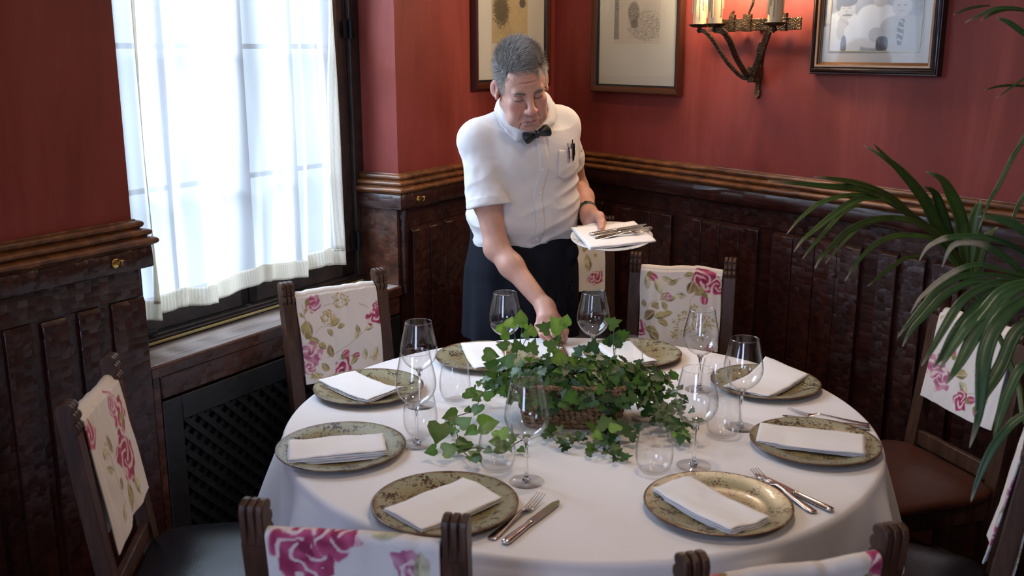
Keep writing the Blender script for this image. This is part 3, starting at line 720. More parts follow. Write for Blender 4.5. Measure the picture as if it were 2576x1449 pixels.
def default_print(seed, W):
    rn = random.Random(seed); e = []
    for k in range(4):
        x, y = rn.uniform(-.02, W + .02), .04 + k * .14 + rn.uniform(-.03, .03)
        e.append(('stem', [(x, y), (x + rn.uniform(-.06, .06), y + .05), (x + rn.uniform(-.1, .1), y + .1)], .0012))
        for j in range(5): a = rn.uniform(0, 6.283); e.append(('leaf', (x + .022 * math.cos(a), y + .022 * math.sin(a)), a, rn.uniform(.03, .05), rn.uniform(.008, .014), rn.randrange(3)))
        e.append(('rose', (x, y), rn.uniform(.028, .042), k % 2))
        e.append(('spray', (rn.uniform(0, W), y + .07), .03, 40, rn.random())); e.append(('bud', (rn.uniform(0, W), y + rn.uniform(-.05, .08)), .014, rn.uniform(0, 6)))
        x2 = rn.uniform(0, W)
        for j in range(4): a = rn.uniform(0, 6.283); e.append(('leaf', (x2, y + .05), a, rn.uniform(.025, .04), rn.uniform(.006, .010), rn.randrange(2)))
    return e
def leather(name, c0, c1, rough):
    m = NT(name); v = m.n('TexVoronoi', {'Vector': m.coord(), 'Scale': 420}); n = m.n('TexNoise', {'Vector': m.coord(), 'Scale': 7, 'Detail': 4})
    m.set(Base_Color=m.ramp(n, [(.3, c0), (.7, c1)]), Roughness=rough, Normal=m.bump(v, .25, .0008)); return m.m
M['black_leather'] = leather('black_leather', (.005, .006, .010), (.010, .011, .016), .27)
M['brown_leather'] = leather('oxblood_leather', (.050, .014, .007), (.085, .026, .012), .36)
M['fabric'] = mat_attr('floral_cotton', .85, (500, .12), .1)
HW = .163         # half distance between the post centres
ZP = 1.0          # top of the posts
def yc(z): return .19 + max(0, z - .45) * .125
def post_mesh(x):
    b = MB_()
    w = .021; d = .017
    b.prism([(.19 - d, 0), (.19 + d, 0), (.19 + d, .45), (yc(.93) + d, .93), (yc(.93) - d, .93), (.19 - d, .45)], x - w, x + w, 'x')
    # carved head: three beads side by side, each with three scallops on the front
    y0 = yc(.93); top = []
    def head(xa, xb):
        pr = [(y0 + d, .925), (y0 + d + .006, .985), (y0 + d + .002, .996), (y0 + .006, 1.001), (y0 - .008, .9985), (y0 - .014, .992), (y0 - .014, .984), (y0 - .0105, .980),
              (y0 - .016, .976), (y0 - .019, .968), (y0 - .018, .961), (y0 - .0135, .957), (y0 - .018, .953), (y0 - .021, .946), (y0 - .020, .939), (y0 - .0165, .934), (y0 - d, .925)]
        b.prism(pr, xa, xb, 'x')
    for i in range(3): head(x - w + .0142 * i, x - w + .0142 * i + .0118)
    b.box(x - w + .002, x + w - .002, y0 - .010, y0 + d, .925, .992)
    # reeding below the head
    for i in range(3):
        xa = x - w + .0142 * i; b.prism([(xa, yc(.90) - d - .0005), (xa + .0115, yc(.90) - d - .0005), (xa + .0115, yc(.90)), (xa, yc(.90))], .78, .785, 'z')
    return b
def make_chair(seat_mat, els, seed, hang=(.255, .30), sag=0.0, title=''):
    ch = empty('dining_chair')
    for x in (-HW, HW): o = post_mesh(x).build('post', M['chair_wood'], ch, True, 30); bevel(o, .0022, 2)
    for x in (-HW, HW):
        b = MB_(); b.box(x - .021, x + .021, -.215, -.175, 0, .512); bevel(b.build('leg', M['chair_wood'], ch, True, 30), .003, 2)
    b = MB_()
    for y0, y1 in ((-.205, -.18), (.178, .202)): b.box(-HW + .02, HW - .02, y0, y1, .440, .512)
    for x in (-HW, HW): b.box(x - .012, x + .012, -.176, .174, .440, .512)
    bevel(b.build('seat_frame', M['chair_wood'], ch, True, 30), .002, 2)
    for x in (-HW, HW): b = MB_(); b.box(x - .011, x + .011, -.176, .174, .14, .175); bevel(b.build('stretcher', M['chair_wood'], ch, True, 30), .002, 2)
    b = MB_(); b.box(-HW + .02, HW - .02, yc(.935) - .009, yc(.935) + .009, .918, .947); bevel(b.build('top_rail', M['chair_wood'], ch, True, 30), .003, 2)
    b = MB_(); b.box(-HW + .02, HW - .02, yc(.56) - .009, yc(.56) + .009, .535, .582); bevel(b.build('back_rail', M['chair_wood'], ch, True, 30), .003, 2)
    # domed leather seat
    n = 41; g = np.linspace(-1, 1, n); X, Y = np.meshgrid(g, g, indexing='ij')
    def cush(s, dome, z0):
        q = 5.0; rr = (np.abs(X) ** q + np.abs(Y) ** q) ** (1 / q); k = np.maximum(np.abs(X), np.abs(Y)) / np.maximum(rr, 1e-6)
        return np.stack([X * k * .205 * s, Y * k * .198 * s - .012 - 0 * X, z0 + dome * (1 - np.clip(rr * k, 0, 1) ** 2.6)], -1).reshape(-1, 3)
    top = cush(1.03, .040, .534); mid = cush(1.05, 0, .526); bot = cush(1.03, 0, .511)
    edge = [i * n for i in range(n)] + [(n - 1) * n + j for j in range(1, n)] + [i * n + n - 1 for i in range(n - 2, -1, -1)] + [j for j in range(n - 2, 0, -1)]
    V = np.concatenate([top, mid[edge], bot[edge]]); f = [tuple(q) for q in grid_faces(n, n)]; m = len(edge); N = n * n
    f += [(edge[i], N + i, N + (i + 1) % m, edge[(i + 1) % m]) for i in range(m)] + [(N + i, N + m + i, N + m + (i + 1) % m, N + (i + 1) % m) for i in range(m)] + [tuple(range(N + 2 * m - 1, N + m - 1, -1))]
    fixn(obj('seat', V, f, seat_mat, ch, True))
    # floral cloth slung over the top rail
    W = 2 * HW - .044; fr, bk = hang; nu = 120; ns = 230
    rtop = .013; zt = .945
    arc = math.pi * rtop; total = fr + arc + bk
    s = np.linspace(0, total, ns); u = np.linspace(0, 1, nu); Ug, S = np.meshgrid(u, s, indexing='ij')
    yt = yc(zt - .01)
    front = S < fr; back = S > fr + arc; a = np.clip((S - fr) / arc, 0, 1) * math.pi
    zz = np.where(front, zt - (fr - S), np.where(back, zt - (S - fr - arc), zt + rtop * np.sin(a)))
    rake = (zz - zt) * .125
    yy = yt + rake * 1.0 + np.where(front, -rtop, np.where(back, rtop, -rtop * np.cos(a)))
    hangf = np.clip((zt - zz) / .27, 0, 1.2)
    P3 = np.stack([Ug * 5 + seed * 3.1, S * 6, np.full_like(S, seed * 1.7)], -1); nz = noise3(P3, 1.0); nz2 = noise3(P3, 3.0)
    yy = yy + np.where(front, -1, 1) * (.004 + .006 * nz * hangf + .002 * nz2) - np.where(front, hangf * .012, -hangf * .008)
    zz = zz + .004 * noise3(np.stack([Ug * 3 + seed, S * 0, S * 0 + seed], -1), 1.0) * (1 - np.abs(hangf - .0) * .3) + .002 * nz2
    zz = zz - sag * hangf * (1 - Ug) - .006 * hangf * np.sin(Ug * 3 + seed)
    xx = (Ug - .5) * W * (1 - .02 * hangf) + .003 * noise3(np.stack([S * 9, S * 0 + seed, S * 0], -1), 1.0)
    Pc = np.stack([xx, yy, zz], -1).reshape(-1, 3)
    o = obj('back_cover', Pc, grid_faces(nu, ns), M['fabric'], ch, True)
    Vm = S                                                    # metres from the front bottom edge
    color_attr(o, fabric_print(Ug * W, Vm, els, W).reshape(-1, 3)); o['label'] = 'white cotton back cover printed with pink roses and olive leaves'
    sm = o.modifiers.new('thick', 'SOLIDIFY'); sm.thickness = .0035; sm.offset = 0
    return ch
def seat_at(ch, left, right, label):
    """left/right = world xy of the post tops as the sitter's left and right"""
    l, r = np.array(left, float), np.array(right, float); c = (l + r) / 2
    fx = (l - r) / np.linalg.norm(l - r)                       # sitter's left = local +x
    ang = math.atan2(fx[1], fx[0]); back = np.array([-fx[1], fx[0]]) # local +y
    loc = c - back * yc(.985)
    ch.location = (loc[0], loc[1], 0); ch.rotation_euler = (0, 0, ang)
    tag(ch, label, 'chair', 'floral backed dining chairs around the table'); return ch
W_ = 2 * HW - .044
LF = lambda x, y, a, L=.04, w=.011, t=0: ('leaf', (x, y), a, L, w, t)
E1 = [('rose', (.125, .018), .040, 0), LF(.085, .03, 2.4, .04, .012), LF(.16, .03, .6, .04, .01), ('stem', [(.08, .07), (.12, .08), (.17, .10), (.235, .135)], .0011), LF(.10, .065, 1.8, .045, .014, 2), LF(.185, .105, 1.1, .035, .010, 1), LF(.22, .13, .1, .04, .010, 1), LF(.205, .12, 1.9, .035, .009),
      ('bud', (.145, .068), .017, .6), ('stem', [(.12, .055), (.16, .06), (.19, .058)], .001), ('bud', (.185, .058), .013, .1), LF(.06, .12, 2.7, .04, .013), LF(.05, .115, -.6, .035, .012), ('stem', [(.05, .15), (.075, .165), (.11, .16)], .001), LF(.10, .16, .4, .045, .012), LF(.09, .155, -1.0, .03, .010), LF(.125, .152, .2, .03, .009),
      ('spray', (.10, .19), .028, 70, 3), ('stem', [(.09, .225), (.12, .23), (.15, .215), (.165, .225)], .0012), ('stem', [(.125, .23), (.135, .25)], .001), ('spray', (.15, .235), .03, 60, 4), ('rose', (.025, .09), .040, 1), ('rose', (.012, .05), .025, 1), ('bud', (.022, .160), .022, 1.7), LF(.01, .145, 1.2, .05, .015), LF(.035, .14, 1.7, .05, .014),
      ('rose', (.055, .235), .026, 1), ('bud', (.05, .245), .018, 0), ('stem', [(.02, .18), (.022, .21), (.018, .24)], .0012), LF(.02, .20, 2.2, .025, .006), LF(.02, .21, .9, .025, .006), ('rose', (.265, .165), .030, 0), ('rose', (.275, .20), .015, 0), ('stem', [(.215, .215), (.235, .205), (.245, .195)], .0014), LF(.215, .035, 1.5, .04, .012, 1), LF(.25, .035, 1.2, .035, .012, 1), ('spray', (.035, .02), .02, 40, 8), ('spray', (.25, .04), .02, 30, 9),
      ('rose', (.10, .33), .04, 0), ('rose', (.2, .45), .04, 1), ('spray', (.2, .35), .03, 40, 7)]
c1 = make_chair(M['black_leather'], E1, 1, (.262, .25))
seat_at(c1, (-.425, 3.177), (-.704, 2.96), 'dining chair in front of the curtained window, its floral cover facing the table')
E2 = [('rose', (.225, .235), .042, 0), ('rose', (.265, .225), .035, 0), LF(.185, .235, -1.9, .05, .02, 2), LF(.20, .22, -1.2, .04, .016), ('bud', (.225, .175), .020, -1.6), LF(.165, .18, 2.9, .04, .012, 1), LF(.19, .185, .4, .03, .01), ('stem', [(.20, .19), (.178, .17), (.18, .14)], .001), ('spray', (.19, .142), .014, 16, 3), LF(.12, .232, 2.8, .05, .012, 1), LF(.135, .24, 3.6, .04, .010), LF(.15, .25, .2, .04, .010), ('stem', [(.10, .235), (.15, .243), (.19, .24)], .0010),
      ('bud', (.045, .245), .020, -.6), LF(.02, .25, -1.4, .05, .014, 1), LF(.05, .24, -1.1, .06, .016, 1), ('stem', [(.02, .10), (.03, .145), (.055, .165), (.085, .175)], .0010), LF(.075, .165, .9, .04, .011), LF(.085, .17, .1, .045, .012), LF(.08, .165, -1.2, .035, .011), LF(.07, .16, 3.6, .035, .010), LF(.04, .155, -.5, .035, .010), LF(.022, .14, 1.9, .03, .010), ('rose', (.10, .18), .014, 1),
      LF(.02, .095, .8, .05, .018, 2), LF(.05, .11, .1, .05, .015), LF(.065, .10, -.5, .045, .012), LF(.08, .115, .3, .04, .012), LF(.035, .06, -.7, .05, .018, 2), LF(.02, .07, -.3, .05, .015), ('rose', (-.012, .07), .036, 0), ('spray', (.165, .09), .05, 130, 5), ('spray', (.245, .10), .03, 60, 6), ('spray', (.13, .05), .02, 30, 10), ('stem', [(.17, .05), (.19, .07), (.185, .09)], .0008), ('stem', [(.18, .04), (.22, .055), (.235, .08)], .0008), LF(.22, .05, .9, .03, .008, 1), LF(.23, .03, 2.0, .03, .008, 1), ('rose', (.25, .005), .02, 0),
      ('rose', (.08, .34), .04, 0), ('spray', (.2, .4), .03, 40, 7)]
c2 = make_chair(M['black_leather'], E2, 2, (.268, .25))
seat_at(c2, (.766, 3.33), (.422, 3.44), 'dining chair beyond the table, right of the waiter, its whole floral cover in view')
E3 = [('rose', (.185, .120), .060, 0), ('rose', (.225, .215), .042, 0), ('rose', (.19, .245), .03, 1), ('rose', (.02, .235), .036, 0), LF(.16, .075, -1.7, .07, .018), LF(.20, .07, -1.3, .06, .018, 1), LF(.12, .16, 1.9, .05, .014, 2), LF(.125, .10, 3.6, .03, .014, 2), LF(.21, .18, .6, .05, .014), ('stem', [(.10, .20), (.09, .12), (.11, .04)], .0016), LF(.09, .13, 2.5, .04, .01, 1), LF(.10, .06, 3.9, .05, .012, 1), LF(.17, .04, 1.9, .03, .01), ('spray', (.08, .18), .02, 20, 3), ('rose', (.15, .38), .04, 1)]
c3 = make_chair(M['black_leather'], E3, 3, (.272, .29), .03)
seat_at(c3, (-.943, 2.225), (-.90, 1.895), 'dining chair on the left by the dark panelling, seen side-on with a big red rose')
E4 = [('rose', (.215, .32), .062, 0), ('rose', (.16, .29), .045, 0), ('rose', (.05, .33), .03, 1), LF(.11, .29, 3.5, .06, .02, 1), LF(.03, .30, 1.5, .07, .015, 1), ('rose', (.19, .20), .05, 1), ('rose', (.1, .12), .05, 0)]
c4 = make_chair(M['black_leather'], E4, 4, (.26, .28))
seat_at(c4, (-.432, 1.453), (-.063, 1.391), 'nearest dining chair at the bottom left, seen from behind across its top rail and posts')
E5 = [('rose', (.03, .10), .045, 1), ('rose', (.06, .07), .035, 1), ('rose', (.05, .14), .02, 0), LF(.11, .10, .3, .05, .016), LF(.13, .09, -.6, .05, .014, 1), ('rose', (.15, .04), .03, 0), ('bud', (.19, .055), .016, .5), LF(.2, .08, .6, .04, .01), ('stem', [(.13, .05), (.18, .07), (.24, .10)], .001), ('spray', (.20, .14), .03, 50, 4), ('rose', (.12, .22), .02, 0), ('rose', (.20, .24), .025, 1), ('bud', (.215, .03), .014, -1), ('bud', (.085, .16), .018, 2), ('spray', (.04, .24), .03, 60, 9), LF(.24, .05, 1.5, .04, .01)]
c5 = make_chair(M['brown_leather'], E5, 5, (.255, .25))
seat_at(c5, (1.375, 2.515), (1.262, 2.865), 'dining chair with an oxblood leather seat on the right, behind the palm leaves')
E6 = [('rose', (.245, .055), .030, 0), ('rose', (.225, .05), .02, 1), LF(.21, .08, 1.5, .06, .016), LF(.215, .10, 1.8, .06, .014, 1), LF(.245, .14, 2.0, .02, .008), LF(.19, .16, 1.2, .05, .012), ('spray', (.1, .12), .03, 50, 2), ('rose', (.06, .2), .03, 0), LF(.2, .2, .4, .03, .01)]
c6 = make_chair(M['black_leather'], E6, 6, (.255, .25))
seat_at(c6, (.430, 4.215), (.077, 4.180), 'dining chair standing in the far corner, half hidden by the waiter and his held plate')
c7 = make_chair(M['black_leather'], default_print(11, W_), 7, (.26, .28))
seat_at(c7, (.231, 1.269), (.591, 1.372), 'dining chair at the bottom edge, only its two post tops rising before the tablecloth')
c8 = make_chair(M['black_leather'], default_print(23, W_), 8, (.26, .30))
seat_at(c8, (.985, 1.745), (1.15, 2.035), 'dining chair turned edge-on at the bottom right, white cover showing as a strip')

# ------------------------------------------------------------------ table and tablecloth
TX, TY, TR, TZ = .170, 2.432, .750, .762
t = tag(empty('dining_table', (TX, TY, 0)), 'round dining table standing under the white tablecloth', 'table')
b = MB_(); b.lathe([(0, .722), (TR - .01, .722), (TR - .004, .728), (TR - .004, .752), (TR - .012, .7575), (0, .7575)], 96); b.build('tabletop', M['chair_wood'], t)
b = MB_(); b.lathe([(0, .05), (.09, .05), (.10, .09), (.055, .16), (.045, .3), (.07, .42), (.05, .55), (.09, .68), (.16, .722), (0, .722)], 32); b.build('pedestal', M['chair_wood'], t)
for k in range(4):
    a = k * math.pi / 2 + .78; b = MB_(); b.tube([(.03 * math.cos(a), .03 * math.sin(a), .11), (.25 * math.cos(a), .25 * math.sin(a), .07), (.42 * math.cos(a), .42 * math.sin(a), .03)], [.04, .032, .026], 10); b.build('leg', M['chair_wood'], t)
def make_cloth():
    na, nr, nd = 720, 60, 60; th = np.linspace(0, 2 * math.pi, na, endpoint=False); V = []
    side = 1.085; rot = .06
    over = side / np.maximum(np.abs(np.cos(th - rot)), np.abs(np.sin(th - rot))) - TR; over = np.minimum(over, .66)
    over = np.convolve(np.concatenate([over[-12:], over, over[:12]]), np.ones(25) / 25, 'valid')
    for r in np.linspace(.02, TR - .012, nr):
        P = np.stack([r * np.cos(th), r * np.sin(th), np.zeros(na)], -1)
        P[:, 2] = .0004 * noise3(P * np.array([6, 6, 0]) + 3.3, 1.0) + .0003 * noise3(P * 20, 1.0) + TZ - .0008; V.append(P)
    ph = 11 * th + 1.2 + 1.4 * np.sin(2 * th + .4) + .9 * np.sin(5 * th)
    fold = (.5 + .5 * np.cos(ph)) ** 1.6; fold2 = .5 + .5 * np.cos(2.3 * ph + 1.3)
    for k in range(1, nd + 1):
        s = k / nd; d = s * (over + .018)
        bend = .018; a = np.minimum(d / bend, math.pi / 2); lin = np.maximum(d - bend * math.pi / 2, 0)
        r = TR - .012 + bend * np.sin(a) * .7 ; z = TZ - bend * (1 - np.cos(a)) - lin * .985
        grow = np.clip(lin / .30, 0, 1.5)
        r = r + lin * .13 + grow ** .8 * (.095 * fold + .018 * fold2 - .03)
        ang = th + grow * .020 * np.sin(ph + .8)
        V.append(np.stack([r * np.cos(ang), r * np.sin(ang), z], -1))
    V = np.array(V); P = V.reshape(-1, 3) + np.array([TX, TY, 0]); n = len(V)
    f = [tuple(x) for x in grid_faces(n, na, True)]; f.append(tuple(range(na)))
    o = tag(obj('tablecloth', P, f, M['linen'], None, True), 'white tablecloth draped over the round table with folds at its edge', 'tablecloth'); fixn(o)
    return o
make_cloth()
# measured plant geometry in metres (room coordinates)
FROND_A = [[[[1.0563, 2.25, 1.1683], [1.0214, 2.2286, 1.2096], [0.9671, 2.2071, 1.281], [0.9321, 2.1857, 1.3297], [0.9011, 2.1643, 1.3701], [0.8565, 2.1429, 1.4147], [0.8046, 2.1214, 1.4572], [0.7367, 2.1, 1.4945]], 0.0245], [[[0.9206, 2.2, 1.3631], [0.8673, 2.1667, 1.416], [0.808, 2.1333, 1.4585], [0.7546, 2.1, 1.4994]], 0.0094], [[[1.0527, 2.25, 1.1843], [1.0335, 2.2333, 1.2448], [1.0162, 2.2167, 1.2965], [0.9957, 2.2, 1.3372], [0.9654, 2.1833, 1.3814], [0.934, 2.1667, 1.416], [0.8918, 2.15, 1.4335]], 0.0266], [[[1.0547, 2.27, 1.1798], [1.0203, 2.256, 1.23], [0.9994, 2.242, 1.2681], [0.9711, 2.228, 1.3282], [0.9435, 2.214, 1.3771], [0.9104, 2.2, 1.395]], 0.0235], [[[1.0697, 2.28, 1.168], [1.0689, 2.285, 1.2222], [1.0733, 2.29, 1.2713], [1.0799, 2.295, 1.3173], [1.0887, 2.3, 1.3501]], 0.0315], [[[1.0843, 2.3, 1.1586], [1.1007, 2.305, 1.1932], [1.1105, 2.31, 1.2353], [1.1219, 2.315, 1.2639], [1.1465, 2.32, 1.2829]], 0.0207], [[[1.0266, 2.2, 1.1956], [0.9805, 2.1722, 1.257], [0.9298, 2.1444, 1.2953], [0.8719, 2.1167, 1.3325], [0.8227, 2.0889, 1.3635], [0.7663, 2.0611, 1.3945], [0.7115, 2.0333, 1.4141], [0.6389, 2.0056, 1.4211], [0.5568, 1.9778, 1.4319], [0.5012, 1.95, 1.4395]], 0.0167], [[[0.877, 2.15, 1.3356], [0.828, 2.116, 1.3713], [0.7734, 2.082, 1.3999], [0.716, 2.048, 1.4203], [0.6615, 2.014, 1.4337], [0.6001, 1.98, 1.4435]], 0.0141], [[[1.0289, 2.2, 1.191], [0.9979, 2.175, 1.2284], [0.9445, 2.15, 1.2854], [0.8854, 2.125, 1.3241], [0.8388, 2.1, 1.3532], [0.7941, 2.075, 1.3816], [0.7517, 2.05, 1.3936], [0.7104, 2.025, 1.3932], [0.6716, 2.0, 1.3798], [0.634, 1.975, 1.3604], [0.5986, 1.95, 1.3399], [0.5696, 1.925, 1.3254], [0.5476, 1.9, 1.3073]], 0.0141], [[[0.7898, 2.1, 1.3822], [0.7518, 2.0786, 1.3937], [0.7103, 2.0571, 1.3968], [0.6713, 2.0357, 1.3957], [0.6272, 2.0143, 1.3858], [0.5962, 1.9929, 1.3704], [0.5704, 1.9714, 1.3546], [0.5454, 1.95, 1.3335]], 0.0081], [[[0.7445, 2.1, 1.3694], [0.7093, 2.07, 1.3681], [0.6759, 2.04, 1.3537], [0.6422, 2.01, 1.3291], [0.6098, 1.98, 1.3068], [0.5796, 1.95, 1.2827]], 0.0074], [[[1.0294, 2.2, 1.1864], [1.0066, 2.17, 1.2177], [0.9525, 2.14, 1.2758], [0.8913, 2.11, 1.3155], [0.8322, 2.08, 1.3412], [0.7663, 2.05, 1.3479], [0.713, 2.02, 1.3397], [0.6725, 1.99, 1.3261], [0.6375, 1.96, 1.3042], [0.609, 1.93, 1.2869], [0.5908, 1.9, 1.2741]], 0.0125], [[[0.7855, 2.1, 1.3344], [0.7429, 2.0625, 1.3332], [0.7053, 2.025, 1.3239], [0.6634, 1.9875, 1.2987], [0.6263, 1.95, 1.2738]], 0.0049], [[[1.0299, 2.2, 1.1817], [1.008, 2.1688, 1.199], [0.9404, 2.1375, 1.2736], [0.8915, 2.1063, 1.298], [0.8224, 2.075, 1.308], [0.7721, 2.0438, 1.3029], [0.7319, 2.0125, 1.2872], [0.6957, 1.9812, 1.2613], [0.6688, 1.95, 1.2379]], 0.0101], [[[0.9111, 2.15, 1.2516], [0.8514, 2.1125, 1.2505], [0.8131, 2.075, 1.2427], [0.7721, 2.0375, 1.2287], [0.7335, 2.0, 1.2153]], 0.0076]]
FROND_G = [[[[1.042, 1.95, 1.2802], [1.0003, 1.9429, 1.3075], [0.9539, 1.9357, 1.3257], [0.9083, 1.9286, 1.3326], [0.8647, 1.9214, 1.3324], [0.8394, 1.9143, 1.3297], [0.8092, 1.9071, 1.3146], [0.7925, 1.9, 1.2892]], 0.0117], [[[1.0469, 1.95, 1.2395], [1.0277, 1.9429, 1.2501], [0.9828, 1.9357, 1.2857], [0.9413, 1.9286, 1.3103], [0.9062, 1.9214, 1.3221], [0.8682, 1.9143, 1.3211], [0.8504, 1.9071, 1.3059], [0.8387, 1.9, 1.2765]], 0.0125], [[[1.0196, 1.9, 1.255], [0.9475, 1.8857, 1.2757], [0.8996, 1.8714, 1.2882], [0.8571, 1.8571, 1.2843], [0.8158, 1.8429, 1.2658], [0.7868, 1.8286, 1.2483], [0.7638, 1.8143, 1.2333], [0.7447, 1.8, 1.2109]], 0.0091], [[[1.0198, 1.9, 1.2534], [0.9241, 1.8829, 1.2661], [0.8695, 1.8657, 1.2676], [0.8281, 1.8486, 1.2575], [0.7957, 1.8314, 1.2383], [0.7659, 1.8143, 1.2117], [0.739, 1.7971, 1.1886], [0.7164, 1.78, 1.1696]], 0.0106], [[[1.0208, 1.9, 1.2455], [0.9117, 1.88, 1.2549], [0.8619, 1.86, 1.2501], [0.818, 1.84, 1.2315], [0.781, 1.82, 1.2032], [0.7479, 1.8, 1.1762], [0.7269, 1.78, 1.1511]], 0.0114], [[[1.0103, 1.88, 1.2478], [0.9726, 1.8614, 1.2545], [0.9176, 1.8429, 1.2588], [0.865, 1.8243, 1.2424], [0.8322, 1.8057, 1.2209], [0.8011, 1.7871, 1.1799], [0.7766, 1.7686, 1.1477], [0.7531, 1.75, 1.1236]], 0.0142], [[[0.9993, 1.86, 1.2548], [0.9393, 1.84, 1.2548], [0.8867, 1.82, 1.2319], [0.8533, 1.8, 1.2086], [0.8204, 1.78, 1.1773], [0.7936, 1.76, 1.1411], [0.7696, 1.74, 1.1223]], 0.0156], [[[0.9957, 1.84, 1.2626], [0.9599, 1.82, 1.2642], [0.9094, 1.8, 1.2506], [0.8698, 1.78, 1.2185], [0.8365, 1.76, 1.199], [0.8008, 1.74, 1.1587], [0.7721, 1.72, 1.1235]], 0.0191], [[[0.9852, 1.82, 1.2642], [0.9229, 1.796, 1.2516], [0.8803, 1.772, 1.2161], [0.842, 1.748, 1.179], [0.8099, 1.724, 1.1366], [0.7784, 1.7, 1.1054]], 0.0211], [[[0.983, 1.8, 1.259], [0.9426, 1.78, 1.242], [0.9043, 1.76, 1.2238], [0.8734, 1.74, 1.1956], [0.8526, 1.72, 1.1566], [0.8427, 1.7, 1.1107], [0.8342, 1.68, 1.0532], [0.8146, 1.66, 1.0]], 0.0238], [[[0.929, 1.62, 1.1092], [0.8754, 1.612, 1.079], [0.8486, 1.604, 1.0596], [0.8211, 1.596, 1.0222], [0.8014, 1.588, 0.9759], [0.788, 1.58, 0.9339]], 0.0123], [[[0.9909, 1.78, 1.2299], [0.9233, 1.755, 1.189], [0.8895, 1.73, 1.1324], [0.8544, 1.705, 1.0901], [0.8256, 1.68, 1.054]], 0.0202], [[[1.0505, 1.9, 1.3183], [1.01, 1.9, 1.334], [0.9764, 1.9, 1.3574], [0.9363, 1.9, 1.3729], [0.8976, 1.9, 1.3768]], 0.0169], [[[0.9654, 1.7, 1.1554], [0.904, 1.68, 1.147], [0.8733, 1.66, 1.1096], [0.8514, 1.64, 1.0654], [0.8357, 1.62, 1.0291]], 0.014]]
FROND_T = [[[[1.0615, 2.3, 1.7849], [1.0203, 2.2667, 1.781], [0.9801, 2.2333, 1.7739], [0.9396, 2.2, 1.7612]], 0.0061], [[[1.1973, 2.3, 1.7585], [1.1416, 2.28, 1.7689], [1.1045, 2.26, 1.7766], [1.0516, 2.24, 1.7766], [1.0095, 2.22, 1.7635], [0.9667, 2.2, 1.7457]], 0.0087], [[[1.1603, 2.3, 1.7713], [1.0906, 2.2667, 1.7751], [1.0411, 2.2333, 1.7664], [1.0001, 2.2, 1.7498]], 0.0061], [[[1.154, 2.2, 1.6854], [1.0948, 2.2, 1.7235], [1.0617, 2.2, 1.7448], [1.0333, 2.2, 1.7563]], 0.0119], [[[1.2259, 2.3, 1.602], [1.1584, 2.275, 1.6091], [1.1058, 2.25, 1.6126], [1.0633, 2.225, 1.6109], [1.0221, 2.2, 1.6042]], 0.0053], [[[1.2187, 2.3, 1.6591], [1.1512, 2.2667, 1.6337], [1.102, 2.2333, 1.6123], [1.0523, 2.2, 1.5881]], 0.0035], [[[1.1613, 2.2, 1.6269], [1.1109, 2.18, 1.505], [1.0797, 2.16, 1.4599], [1.0467, 2.14, 1.4022], [1.0212, 2.12, 1.3707], [0.9974, 2.1, 1.3181]], 0.0077], [[[1.127, 2.1, 1.4829], [1.076, 2.0833, 1.393], [1.0548, 2.0667, 1.3619], [1.0387, 2.05, 1.3379]], 0.0067]]
PETIOLE = [[1.0668, 2.27, 1.1703], [1.0829, 2.26, 1.1345], [1.1112, 2.25, 1.0882], [1.1246, 2.2, 1.0383], [1.1483, 2.15, 0.9535], [1.1611, 2.05, 0.863]]
